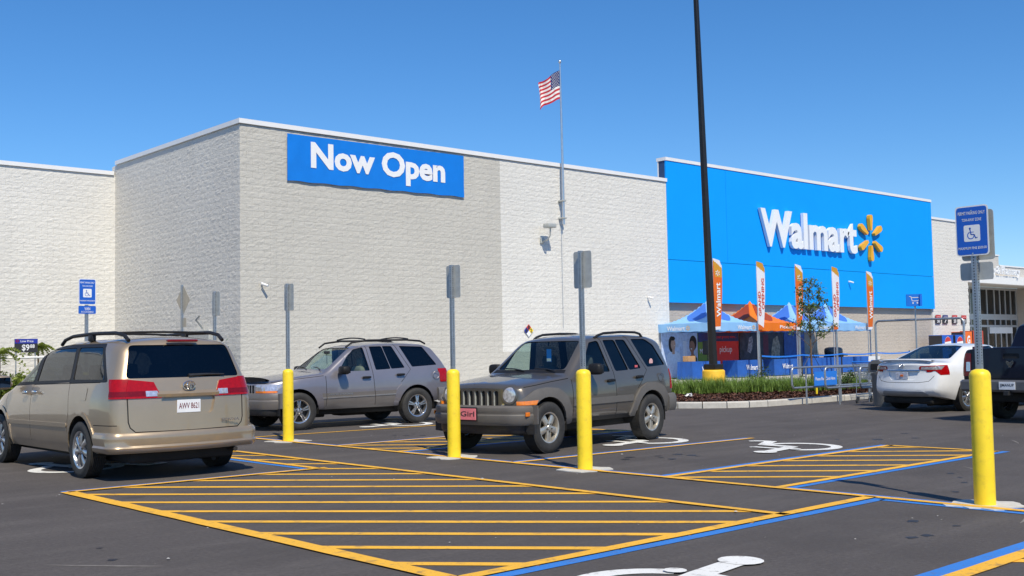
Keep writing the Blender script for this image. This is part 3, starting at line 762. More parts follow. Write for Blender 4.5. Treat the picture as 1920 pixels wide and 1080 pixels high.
def wheel(parent, x, y, r, rim_r, width, style, out, rimmat, steer=0.0):
    """a wheel (tyre + rim) whose outer face looks towards out (+1 left, -1 right)"""
    w = empty('wheel', (x, y, r), steer, parent)
    t = MB(); h = width / 2
    prof = [(rim_r - .01, -h * .80), (rim_r + .02, -h * .93), (rim_r + (r - rim_r) * .5, -h), (r - .03, -h * .96), (r - .008, -h * .80)]
    for k in range(9):
        a = -h * .80 + h * 1.6 * k / 8; prof += [(r, a), (r, a + h * .12), (r - .010, a + h * .13), (r - .010, a + h * .19)]
    prof += [(r - .008, h * .80), (r - .03, h * .96), (rim_r + (r - rim_r) * .5, h), (rim_r + .02, h * .93), (rim_r - .01, h * .80)]
    prof = [p for i, p in enumerate(prof) if not (5 <= i < len(prof) - 5 and abs(p[1]) > h * .82)]
    t.lathe(prof, (0, 0, 0), (0, 1, 0), 40); t.obj('tyre', MT['rubber'], w, smooth=40)
    f = MB(); yo = out * h * .72
    f.lathe([(rim_r - .012, -out * h * .8), (rim_r - .03, out * h * .2), (rim_r - .022, yo - out * .02), (rim_r - .012, yo + out * .012), (rim_r + .006, yo + out * .018), (rim_r + .008, yo)], (0, 0, 0), (0, 1, 0), 40)
    def spoke(a, r0, r1, w0, w1, d0, d1, th=.03):
        ca, sa = math.cos(a), math.sin(a)
        P = []
        for rr, ww, dd in ((r0, w0, d0), ((r0 + r1) / 2, (w0 + w1) / 2 * .93, (d0 + d1) / 2 + .006), (r1, w1, d1)):
            for s_, k in ((-1, 0), (-.6, .010), (.6, .010), (1, 0)):
                P.append((rr * ca - s_ * ww / 2 * sa, yo + out * (dd + k), rr * sa + s_ * ww / 2 * ca))
        b = [(p[0], p[1] - out * th, p[2]) for p in P]
        fs = []
        for i in range(2):
            for k in range(3): fs.append((i * 4 + k, i * 4 + k + 1, i * 4 + k + 5, i * 4 + k + 4)); 
            for k in (0, 3): fs.append((i * 4 + k, i * 4 + k + 4, 12 + i * 4 + k + 4, 12 + i * 4 + k))
        f.add(P + b, fs)
    n = {'five': 5, 'twin': 5, 'seven': 7}[style]
    for k in range(n):
        a = math.pi / 2 + 2 * math.pi * k / n
        if style == 'five': spoke(a + math.pi / 5, .04, rim_r - .018, .085, .105, .0, -.012)
        elif style == 'twin':
            for d in (-.13, .13): spoke(a + d, .05, rim_r - .018, .028, .034, .0, -.008)
        else: spoke(a, .04, rim_r - .018, .045, .095, .0, -.006)
    f.lathe([(0.0, yo + out * .020), (.035, yo + out * .018), (.045, yo + out * .006), (.075, yo + out * .002), (.080, yo - out * .03)], (0, 0, 0), (0, 1, 0), 20)
    f.obj('rim', rimmat, w, smooth=35)
    d = MB(); d.lathe([(0.0, yo - out * .075), (rim_r - .05, yo - out * .075), (rim_r - .05, yo - out * .10)], (0, 0, 0), (0, 1, 0), 24)
    d.lathe([(rim_r - .05, yo - out * .11), (rim_r - .02, yo - out * .11)], (0, 0, 0), (0, 1, 0), 24); d.obj('brake_disc', MT['disc'], w)
    nt = MB()
    for k in range(5):
        a = math.pi / 2 + 2 * math.pi * (k + (.5 if style == 'five' else 0)) / 5
        nt.cyl((.058 * math.cos(a), yo - out * .005, .058 * math.sin(a)), (.058 * math.cos(a), yo + out * .019, .058 * math.sin(a)), .011, n=6)
    nt.obj('wheel_nuts', MT['disc'], w)
    return w
def sweep_plan(path, sect, name, m, parent, s_mid, smooth=40):
    """bumper: section [(out, z)] swept along a plan path [(s, y)]"""
    P = [Vector((*p, 0)) for p in path]; vs = []; k = len(sect)
    for i, p in enumerate(P):
        d = (P[min(i + 1, len(P) - 1)] - P[max(i - 1, 0)]).normalized(); nn = Vector((d.y, -d.x, 0))
        for o, z in sect: q = p + nn * o; vs.append((s_mid - q.x, q.y, z))
    fs = [(i * k + a, i * k + (a + 1) % k, (i + 1) * k + (a + 1) % k, (i + 1) * k + a) for i in range(len(P) - 1) for a in range(k)]
    fs += [tuple(range(k)), tuple((len(P) - 1) * k + a for a in range(k - 1, -1, -1))]
    bm = bmesh.new(); me = bpy.data.meshes.new('t'); me.from_pydata(vs, [], fs); bm.from_mesh(me); bpy.data.meshes.remove(me)
    bmesh.ops.recalc_face_normals(bm, faces=bm.faces[:])
    return MB().bm(bm).obj(name, m, parent, smooth=smooth)
def bumper_path(s_end, s_tip, W, rear=False, r=.28, bow=.10, side_s=None):
    """plan line: along the left side, round the corner, across, and back"""
    pts = []; sg = 1 if not rear else -1
    side = side_s if side_s is not None else s_end
    for y in np.linspace(0, 1, 5): pts.append((side + (s_tip + sg * (r + bow) - side) * y, W))
    for a in np.linspace(0, math.pi / 2, 7)[1:]: pts.append((s_tip + sg * (r + bow) - sg * r * math.sin(a), W - r + r * math.cos(a)))
    ys = np.linspace(W - r, -(W - r), 13)[1:-1]
    for y in ys: pts.append((s_tip + sg * bow * (y / (W - r)) ** 2, y))
    left = pts[:11]
    pts = pts + [(s_, -y) for s_, y in reversed(left)]
    return pts if not rear else pts[::-1]
def seats(parent, s_mid, rows, m, dash_s, zf=.35, wheel_y=.38, tall=1.18):
    for s_, ys in rows:
        for y in ys:
            mb = MB(); mb.sell((s_mid - s_, y, zf + .22), (.27, .25, .11), .45); mb.sell((s_mid - s_ - .25, y, zf + .52), (.09, .24, .34), .45)
            mb.sell((s_mid - s_ - .30, y, tall + .10), (.05, .13, .10), .5); mb.cyl((s_mid - s_ - .28, y, tall - .15), (s_mid - s_ - .30, y, tall + .05), .02, n=6)
            mb.obj('seat', m, parent, smooth=50)
    mb = MB(); mb.bbox(s_mid - dash_s - .30, s_mid - dash_s + .12, -.70, .70, zf + .25, 1.04, .08); mb.obj('dashboard', MT['dash'], parent, smooth=40)
    if wheel_y is not None:
        mb = MB(); c = Vector((s_mid - dash_s - .42, wheel_y, .98)); pts = []
        for i in range(20):
            t = 2 * math.pi * i / 20; pts.append(c + Vector((.10 * math.sin(t), .18 * math.cos(t), .155 * math.sin(t))))
        mb.tube(pts, .016, 6, closed=True); mb.cyl(c, c + Vector((.22, 0, -.10)), .03, n=8); mb.obj('steering_wheel', MT['dash'], parent, smooth=50)
def mirror_pod(parent, x, y, z, side, m, sz=(.09, .11, .085)):
    mb = MB(); mb.sell((x, y + side * .13, z), sz, .55); mb.cyl((x + .02, y - side * .02, z - .03), (x + .01, y + side * .08, z - .02), .03, .025, n=8)
    o = mb.obj('door_mirror', m, parent, smooth=50)
    MB().box(x - sz[0] - .004, x - sz[0] + .004, y + side * .13 - sz[1] * .75, y + side * .13 + sz[1] * .75, z - sz[2] * .7, z + sz[2] * .7).obj('mirror_glass', MT['mirror'], o)
    return o
def handle(parent, x, y, z, side, m, w=.10):
    mb = MB(); mb.sell((x, y + side * .012, z), (w, .020, .022), .5); return mb.obj('handle', m, parent, smooth=50)
def plate(parent, x, y, z, face, txt, col_txt, bg=None, w=.305, h=.155, tilt=0.0, sub=None, script=None):
    """face +1 looks forward (+x), -1 backward"""
    o = empty('licence_plate', (x, y, z), 0.0, parent)
    mb = MB(); mb.bbox(-.006, .006, -w / 2, w / 2, -h / 2, h / 2, .003); mb.obj('plate_sheet', bg or MT['plate'], o)
    if not txt: return o
    mb = MB(); add_text(mb, txt, lambda u, v, t: (face * .008, face * u, v), -w * .43, w * .43, -h * .20, h * .26, .012); mb.obj('plate_text', col_txt, o)
    if sub:
        mb = MB(); add_text(mb, sub, lambda u, v, t: (face * .008, face * u, v), -w * .25, w * .25, -h * .42, -h * .30, .0); mb.obj('plate_text', col_txt, o)
    return o
def emblem(parent, x, y, z, face, r=.075):
    """chrome badge of three crossing ovals"""
    mb = MB()
    for cy, cz, ry, rz in ((0, 0, r, r * .66), (0, 0, r * .30, r * .62), (0, r * .28, r * .72, r * .30)):
        mb.tube([(x + face * .004, y + cy + ry * math.cos(t), z + cz + rz * math.sin(t)) for t in np.linspace(0, 2 * math.pi, 29)[:-1]], r * .11, 6, closed=True)
    return mb.obj('emblem', MT['chrome'], parent, smooth=50)
def badge(parent, txt, x, y0, y1, z0, z1, face, m=None):
    mb = MB(); add_text(mb, txt, lambda u, v, t: (x + face * (.004 + t), u, v), y0, y1, z0, z1, .01, .003); return mb.obj('badge', m or MT['chrome'], parent)
def under(parent, s_mid, s0, s1, w, z0, z1):
    mb = MB(); mb.bbox(s_mid - s1, s_mid - s0, -w, w, z0, z1, .05)
    for s_, y in ((s0 + .9, .2), (s1 - .9, -.25), ((s0 + s1) / 2, .1)): mb.bbox(s_mid - s_ - .3, s_mid - s_ + .3, y - .2, y + .2, z0 - .06, z0 + .02, .03)
    mb.cyl((s_mid - s1 + .1, -.45, z0 - .01), (s_mid - s0 - 1.2, -.3, z0 - .01), .035, n=8)
    return mb.obj('underbody', MT['under'], parent)
def arch_liner(parent, s_mid, s_, r, w, z):
    for sd_ in (1, -1):
        mb = MB(); n = 18; vs = []
        for i in range(n + 1):
            t = math.pi * (1.12 * i / n - .06)
            for y in (w, w - .40): vs.append((s_mid - s_ + r * math.cos(t), sd_ * y, z + r * math.sin(t)))
        mb.add(vs, [(2 * i, 2 * i + 1, 2 * i + 3, 2 * i + 2) for i in range(n)])
        c = [(s_mid - s_ + r * math.cos(math.pi * (1.12 * i / n - .06)), sd_ * (w - .40), z + r * math.sin(math.pi * (1.12 * i / n - .06))) for i in range(n + 1)]
        mb.add(c, [tuple(range(n + 1))]); mb.obj('arch_liner', MT['under'], parent)
def place(name, label, cat, group, F, Rr, half, sf, wb):
    """F, Rr: ground points under the outer faces of the near-side wheels; returns (empty, s_mid)"""
    F = Vector((*F, 0)); Rr = Vector((*Rr, 0)); h = (F - Rr).normalized(); l_ = Vector((-h.y, h.x, 0)); mid = (F + Rr) / 2 - l_ * half
    return empty(name, mid, math.atan2(h.y, h.x), None, label, cat, group), sf + wb / 2
GV = 'vehicles parked in the accessible bays'
# ------------------------------------------------------------ taupe compact SUV with round headlights (front bays)
def build_liberty():
    F = (10.88, 11.28); Rr = (13.51, 11.63); r = .365
    e, sm = place('parked_suv', 'taupe SUV with round headlights and a pink Girl front plate', 'SUV', GV, F, Rr, .89, .80, 2.649)
    P = paint('taupe_metallic_paint', (.130, .116, .100), .45); CL = mat('grey_plastic_cladding', (.125, .116, .108), .55, var=.08, vs=5, dirt=.1)
    c = Car(4.02, fnc([(.24, .80), (.5, .85), (.85, .868), (3.9, .868), (4.26, .83)], .05), fnc([(0, .44), (.8, .40), (3.4, .40), (4.3, .46)]),
            fnc([(.24, .88), (.5, .94), (1.3, 1.03), (1.8, 1.06), (4.26, 1.12)], .1),
            fnc([(.24, .985), (.34, 1.01), (.8, 1.075), (1.34, 1.125), (1.40, 1.15), (1.98, 1.605), (2.10, 1.655), (2.4, 1.70), (3.2, 1.72), (3.8, 1.70), (4.1, 1.66), (4.26, 1.62)], .05),
            tumble=.27, crown=.045, Rf=.09, Rr=.10, rakeR=fnc([(.6, 0), (1.1, .03), (1.6, .17), (1.75, .2)]), bowF=.09, bowR=.06, fil=.09, s0=.24, step=.06)
    c.region('door', rounded([(1.40, .45), (1.40, 1.03), (1.66, 1.09), (2.05, 1.62), (2.36, 1.66), (2.49, 1.10), (2.505, .45)], .05), 'side', P)
    c.region('door', rounded([(2.52, .45), (2.505, 1.10), (2.37, 1.66), (3.08, 1.67), (3.42, 1.12), (3.10, .84), (2.94, .45)], .05), 'side', P)
    for ln in ([(1.40, .45), (1.40, 1.03)], [(2.512, .45), (2.497, 1.10), (2.365, 1.66)], [(3.08, 1.67), (3.42, 1.12), (3.10, .84)]):
        c.region('door_gap', band(ln, .011), 'side', MT['seam'], -.008)
    c.region('hood_gap', band([(.40, .945), (.9, 1.005), (1.34, 1.045)], .010), 'side', MT['seam'], -.008)
    c.region('side_moulding', [(1.40, .64), (1.40, .735), (2.95, .745), (2.95, .65)], 'side', CL, .014, split=True)
    c.region('rocker', [(1.30, .36), (1.30, .455), (2.95, .46), (2.95, .36)], 'side', MT['trim'], .012)
    for pf in ([(.27, .40), (.27, .74), (.36, .80), (.56, .905), (.78, .93), (1.06, .905), (1.24, .79), (1.33, .60), (1.38, .40)], [(2.86, .42), (3.00, .70), (3.14, .84), (3.34, .92), (3.60, .92), (3.80, .86), (3.94, .70), (4.02, .42)]):
        c.region('wheel_flare', rounded(pf, .05), 'side', CL, .034)
    for s_ in (.80, 3.449): c.region('arch', circ(s_, .375, .425, 28), 'side', None)
    for s_ in (.80, 3.449):
        for sg in (1, -1):
            c.region('arch', [(s_ - .425, sg * .55), (s_ + .425, sg * .55), (s_ + .425, sg * .95), (s_ - .425, sg * .95)], 'bottom', None)
    wins = [('front', [(1.74, 1.125), (1.95, 1.44), (2.08, 1.57), (2.30, 1.60), (2.42, 1.115)], MT['glass_clear']), ('rear', [(2.56, 1.12), (2.43, 1.605), (2.74, 1.61), (2.92, 1.13)], MT['glass_dark']), ('rear', [(2.94, 1.13), (2.76, 1.61), (3.02, 1.61), (3.28, 1.15)], MT['glass_dark']), ('q', [(3.46, 1.165), (3.20, 1.62), (3.60, 1.62), (3.80, 1.52), (4.02, 1.19)], MT['glass_dark'])]
    for nm, pl, m in wins: c.region('side_window', rounded(pl, .04), 'side', m, -.012, skirt=MT['trim'])
    c.region('windscreen', rounded([(-.66, 1.17), (-.54, 1.60), (.54, 1.60), (.66, 1.17)], .06), 'front', MT['glass_clear'], -.010, ok=lambda p: 1.2 < p.x < 2.3, split=False, skirt=MT['trim'])
    c.region('cowl', [(-.70, 1.12), (-.68, 1.165), (.68, 1.165), (.70, 1.12)], 'front', MT['trim'], -.004, ok=lambda p: 1.2 < p.x < 1.7, split=False)
    c.region('rear_window', rounded([(-.58, 1.16), (-.50, 1.56), (.50, 1.56), (.58, 1.16)], .05), 'rear', MT['glass_dark'], -.010, ok=lambda p: p.x > 3.8, split=False, skirt=MT['trim'])
    for k in range(7):
        y = (k - 3) * .118
        c.region('grille_slot', rounded([(y - .040, .665), (y - .040, .90), (y + .040, .90), (y + .040, .665)], .025, 3), 'front', MT['seam'], -.035, ok=lambda p: p.x < .7, split=False, skirt=MT['galv_dull'])
    c.region('headlight_bezel', circ(.585, .845, .135, 26), 'front', P, .014, ok=lambda p: p.x < .8, mirror=True)
    c.region('headlight', circ(.585, .845, .105, 24), 'front', MT['lampclear'], .004, ok=lambda p: p.x < .8, mirror=True, skirt=MT['chrome'])
    c.region('marker_lamp', circ(.475, .69, .032, 14), 'front', MT['lampclear'], -.006, ok=lambda p: p.x < .7, mirror=True)
    c.region('turn_signal', [(.30, .700), (.30, .752), (.57, .760), (.53, .700)], 'side', MT['lampamber'], .038)
    c.region('tail_light', [(4.08, .80), (4.12, 1.12), (4.40, 1.12), (4.40, .80)], 'side', MT['lampred'], .012)
    out = c.finish(e, 'body', P, sm)
    for x, y, st in ((.80, .78, 0), (.80, -.78, 0), (3.449, .78, 0), (3.449, -.78, 0)):
        wheel(e, sm - x, y, r, .215, .235, 'five', 1 if y > 0 else -1, MT['rim_tan'])
    for s_ in (.80, 3.449): arch_liner(e, sm, s_, .43, .86, .375)
    under(e, sm, .4, 4.1, .62, .27, .42)
    sweep_plan(bumper_path(.42, .09, .875, r=.30, bow=.06), [(-.10, .44), (.00, .42), (.035, .47), (.035, .56), (.022, .575), (.022, .60), (.03, .615), (.02, .67), (-.03, .695), (-.10, .695)], 'front_bumper', CL, e, sm)
    sweep_plan(bumper_path(.37, .14, .80, r=.22, bow=.06), [(-.16, .30), (-.04, .29), (.0, .34), (.0, .435), (-.16, .435)], 'air_dam', MT['black'], e, sm)
    sweep_plan(bumper_path(3.95, 4.36, .875, True, r=.22, bow=.05), [(-.10, .46), (0, .44), (.03, .50), (.03, .66), (.0, .72), (-.10, .73)], 'rear_bumper', CL, e, sm)
    for sg in (1, -1):
        MB().bbox(sm - .40, sm - .36, sg * .80 - .045, sg * .80 + .045, .57, .635, .01).obj('side_reflector', MT['lampamber'], e) if False else None
    MB().bbox(sm - .355, sm - .27, .874, .898, .545, .605, .008).obj('side_marker', MT['lampamber'], e)
    MB().bbox(sm - .355, sm - .27, -.898, -.874, .545, .605, .008).obj('side_marker', MT['lampamber'], e)
    pk = mat('pink_plate', (.80, .22, .26), .4, var=.08)
    MB().bbox(sm - .062, sm - .048, -.175, .175, .475, .675, .01).obj('plate_frame', MT['black'], e)
    plate(e, sm - .043, 0, .575, 1, 'Girl', MT['ink_black'], pk, .31, .16)
    badge(e, 'Jeep', sm - .285, -.09, .09, .955, .995, 1)
    for sg in (1, -1):
        mirror_pod(e, sm - 1.80, sg * .86, 1.17, sg, MT['trim'], (.075, .115, .085))
        handle(e, sm - 2.36, sg * .862, .985, sg, MT['trim']); handle(e, sm - 3.14, sg * .862, 1.02, sg, MT['trim'])
        pts = [(sm - s_, sg * y, z) for s_, y, z in ((2.30, .60, 1.635), (2.38, .605, 1.675), (2.54, .61, 1.712), (3.0, .61, 1.732), (3.42, .605, 1.728), (3.56, .60, 1.705), (3.64, .595, 1.645))]
        MB().tube(pts, .020, 8).obj('roof_rail', MT['trim'], e, smooth=60)
        mb = MB(); mb.tube([(sm - 1.38, sg * .30 + .25, 1.155), (sm - 1.44, sg * .30 + .0, 1.185), (sm - 1.47, sg * .30 - .22, 1.19)], .011, 6); mb.obj('wiper', MT['black'], e)
    MB().cyl((sm - 4.30, 0, .95), (sm - 4.50, 0, .95), .35, n=32).obj('spare_wheel_cover', MT['black'], e, smooth=40)
    seats(e, sm, [(2.10, (.36, -.36)), (2.95, (.40, -.40))], MT['seat'], 1.52)
    mb = MB(); mb.bbox(sm - 1.98, sm - 1.94, -.11, .11, 1.47, 1.525, .015); mb.cyl((sm - 1.95, 0, 1.52), (sm - 1.97, 0, 1.58), .01, n=6); mb.obj('rear_view_mirror', MT['dash'], e)
    # blue parking permit hanging from the mirror
    MB().box(sm - 1.932, sm - 1.928, -.045, .045, 1.28, 1.48).obj('parking_permit', MT['signblue2'], e)
    MB().box(sm - 1.926, sm - 1.923, -.040, .040, 1.29, 1.335).obj('permit_print', MT['ink_white'], e)
    mb = MB(); mb.add([(sm - 3.62 + .055 * math.cos(t), .775, 1.245 + .055 * math.sin(t)) for t in np.linspace(0, 6.283, 15)[:-1]], [tuple(range(14))]); mb.obj('window_sticker', mat('pink_sticker', (.75, .42, .42), .5, var=.4, vs=40), e)
    MB().box(sm - 3.20, sm - 3.12, .792, .795, 1.165, 1.20).obj('window_sticker', mat('red_sticker', (.6, .12, .14), .5, var=.3, vs=40), e)
    mb = MB(); mb.lathe([(.062, 0), (.070, .004), (.078, 0)], (sm - 3.78, .862, .99), (0, 1, 0), 20); mb.obj('fuel_flap', P, e)
build_liberty()

# ------------------------------------------------------------ silver-grey SUV with roof rack and bug deflector
def build_gc():
    F = (11.22, 18.60); Rr = (13.90, 18.36); r = .365
    e, sm = place('parked_suv', 'silver-grey SUV with a roof rack and black bonnet deflector', 'SUV', GV, F, Rr, .90, .80, 2.691)
    P = paint('silver_violet_paint', (.225, .216, .245), .45, .36); LOW = mat('taupe_lower_cladding', (.165, .152, .145), .45, .2, coat=.3, var=.07, vs=4, dirt=.12)
    c = Car(4.38, fnc([(.08, .74), (.35, .83), (.8, .872), (3.8, .872), (4.46, .80)], .06), fnc([(0, .46), (.8, .38), (3.4, .38), (4.46, .50)]),
            fnc([(.08, .80), (.4, .93), (1.3, 1.03), (2, 1.06), (4.46, 1.13)], .1),
            fnc([(.08, .93), (.2, .985), (.7, 1.06), (1.34, 1.125), (1.42, 1.15), (2.02, 1.59), (2.18, 1.64), (2.7, 1.69), (3.4, 1.69), (3.9, 1.66), (4.2, 1.63), (4.46, 1.60)], .05),
            tumble=.27, crown=.045, Rf=.10, Rr=.12, rakeR=fnc([(.5, .04), (.75, 0), (1.1, .06), (1.3, .18), (1.62, .46), (1.75, .50)]), bowF=.16, bowR=.08, fil=.08, lenR=.75, s0=.08, step=.06)
    for a_, b_ in ((-.1, .80), (.80, 3.491), (3.491, 4.6)): c.region('lower_cladding', [(a_, .30), (a_, .69), (b_, .71), (b_, .30)], 'side', LOW, .010, split=True)
    c.region('cladding_line', band([(1.30, .60), (3.0, .625)], .022), 'side', MT['alu'], .020)
    for pl in ([(1.40, .42), (1.40, 1.03), (1.62, 1.09), (2.02, 1.58), (2.38, 1.645), (2.46, 1.10), (2.50, .42)], [(2.515, .42), (2.475, 1.10), (2.395, 1.645), (3.06, 1.65), (3.36, 1.12), (3.10, .86), (2.93, .42)]):
        c.region('door', rounded(pl, .05), 'side', P, ok=lambda p: p.z > .70)
    for ln in ([(1.40, .42), (1.40, 1.03)], [(2.507, .42), (2.467, 1.10), (2.388, 1.645)], [(3.06, 1.65), (3.37, 1.12), (3.12, .86)]): c.region('door_gap', band(ln, .011), 'side', MT['seam'], -.006)
    c.region('hood_gap', band([(.30, .935), (.9, 1.00), (1.36, 1.04)], .010), 'side', MT['seam'], -.006)
    for s_ in (.80, 3.491):
        c.region('arch_lip', rounded([(s_ - .56, .40), (s_ - .50, .70), (s_ - .36, .84), (s_ - .1, .905), (s_ + .12, .905), (s_ + .38, .84), (s_ + .50, .70), (s_ + .56, .40)], .06), 'side', P, .018)
    for s_ in (.80, 3.491):
        c.region('arch', circ(s_, .375, .425, 28), 'side', None)
        for sg in (1, -1): c.region('arch', [(s_ - .425, sg * .55), (s_ + .425, sg * .55), (s_ + .425, sg * .95), (s_ - .425, sg * .95)], 'bottom', None)
    for pl, m in (([(1.70, 1.115), (1.94, 1.42), (2.10, 1.55), (2.32, 1.595), (2.41, 1.115)], MT['glass_clear']), ([(2.55, 1.125), (2.47, 1.605), (2.76, 1.61), (2.90, 1.14)], MT['glass_dark']), ([(2.915, 1.14), (2.775, 1.61), (3.00, 1.61), (3.24, 1.155)], MT['glass_dark']), ([(3.42, 1.17), (3.18, 1.61), (3.74, 1.59), (4.06, 1.20)], MT['glass_dark'])):
        c.region('side_window', rounded(pl, .03), 'side', m, -.010, skirt=MT['trim'])
    c.region('windscreen', rounded([(-.67, 1.165), (-.55, 1.59), (.55, 1.59), (.67, 1.165)], .06), 'front', MT['glass_clear'], -.008, ok=lambda p: 1.2 < p.x < 2.4, split=False, skirt=MT['trim'])
    c.region('rear_window', rounded([(-.60, 1.18), (-.52, 1.56), (.52, 1.56), (.60, 1.18)], .05), 'rear', MT['glass_dark'], -.008, ok=lambda p: p.x > 3.6, split=False, skirt=MT['trim'])
    for k in range(7):
        y = (k - 3) * .105
        c.region('grille_slot', rounded([(y - .033, .70), (y - .033, .885), (y + .033, .885), (y + .033, .70)], .015, 3), 'front', MT['seam'], -.03, ok=lambda p: p.x < .7, split=False, skirt=MT['chrome'])
    c.region('headlight', rounded([(.41, .775), (.41, .90), (.80, .90), (.80, .775)], .02), 'front', MT['lampclear'], .004, ok=lambda p: p.x < .9, mirror=True, skirt=MT['trim'])
    c.region('turn_signal', [(.41, .735), (.41, .772), (.80, .772), (.80, .735)], 'front', MT['lampamber'], .006, ok=lambda p: p.x < .9, mirror=True)
    c.region('headlight', [(.10, .776), (.10, .905), (.33, .90), (.30, .776)], 'side', MT['lampclear'], .005)
    c.region('corner_lamp', [(.10, .735), (.10, .774), (.40, .774), (.36, .735)], 'side', MT['lampamber'], .006)
    c.region('tail_light', [(4.10, .84), (4.06, 1.12), (4.60, 1.12), (4.60, .84)], 'side', MT['lampred'], .012)
    c.finish(e, 'body', P, sm)
    for s_ in (.80, 3.491):
        for y in (.79, -.79): wheel(e, sm - s_, y, r, .225, .235, 'twin', 1 if y > 0 else -1, MT['rim'])
        arch_liner(e, sm, s_, .43, .865, .375)
    under(e, sm, .4, 4.2, .62, .26, .42)
    sweep_plan(bumper_path(.36, -.02, .88, r=.40, bow=.10), [(-.10, .44), (.0, .42), (.03, .50), (.03, .58), (.012, .60), (.02, .66), (.0, .72), (-.10, .73)], 'front_bumper', LOW, e, sm)
    sweep_plan(bumper_path(.36, .05, .80, r=.24, bow=.08), [(-.16, .30), (-.02, .30), (.01, .36), (.0, .435), (-.16, .435)], 'air_dam', MT['black'], e, sm)
    sweep_plan(bumper_path(4.02, 4.55, .88, True, r=.26, bow=.06), [(-.12, .50), (0, .44), (.03, .52), (.03, .66), (.0, .72), (-.10, .73)], 'rear_bumper', LOW, e, sm)
    # bonnet deflector
    mb = MB(); vs = []
    for i in range(17):
        y = -.66 + 1.32 * i / 16; s_ = .10 + .17 * (y / .74) ** 2; vs += [(sm - s_ - .05, y, .985), (sm - s_ + .045, y, 1.045 - .03 * abs(y / .66) ** 4), (sm - s_ + .03, y, .955), (sm - s_ - .03, y, .95)]
    mb.add(vs, [(4 * i + a, 4 * i + (a + 1) % 4, 4 * i + 4 + (a + 1) % 4, 4 * i + 4 + a) for i in range(16) for a in range(4)]); mb.obj('bonnet_deflector', MT['trim'], e, smooth=40)
    for sg in (1, -1):
        mirror_pod(e, sm - 1.72, sg * .87, 1.14, sg, MT['trim'], (.09, .125, .085))
        handle(e, sm - 2.30, sg * .872, .985, sg, MT['trim']); handle(e, sm - 3.10, sg * .872, 1.02, sg, MT['trim'])
        pts = [(sm - s_, sg * y, z) for s_, y, z in ((1.98, .585, 1.60), (2.12, .595, 1.69), (2.5, .60, 1.735), (3.4, .60, 1.735), (3.75, .595, 1.71), (3.88, .585, 1.65))]
        MB().tube(pts, .020, 8).obj('roof_rail', MT['trim'], e, smooth=60)
        MB().tube([(sm - 1.42, sg * .30 + .24, 1.165), (sm - 1.50, sg * .30 - .02, 1.20), (sm - 1.53, sg * .30 - .24, 1.205)], .011, 6).obj('wiper', MT['black'], e)
    for s_ in (2.42, 3.45): MB().tube([(sm - s_, y, 1.755 + .035 * (1 - (y / .6) ** 2)) for y in np.linspace(-.6, .6, 9)], .016, 6).obj('roof_crossbar', MT['trim'], e, smooth=60)
    seats(e, sm, [(2.15, (.37, -.37)), (2.95, (.40, -.40))], MT['seat_lt'], 1.55)
    mb = MB(); mb.bbox(sm - 1.88, sm - 1.84, -.11, .11, 1.47, 1.53, .015); mb.obj('rear_view_mirror', MT['dash'], e)
    mb = MB(); mb.cyl((sm - 1.86, 0, 1.47), (sm - 1.86, 0, 1.25), .006, n=5); mb.obj('hanging_charm', MT['dash'], e)
    mb = MB(); mb.lathe([(.068, 0), (.076, .005), (.084, 0)], (sm - 3.98, .868, .99), (0, 1, 0), 20); mb.obj('fuel_flap', P, e)
    mb = MB(); add_text(mb, 'GRAND CHEROKEE', lambda u, v, t: (sm - u, .884, v), 1.45, 1.98, .655, .685, .005); mb.obj('badge', MT['alu'], e)
build_gc()

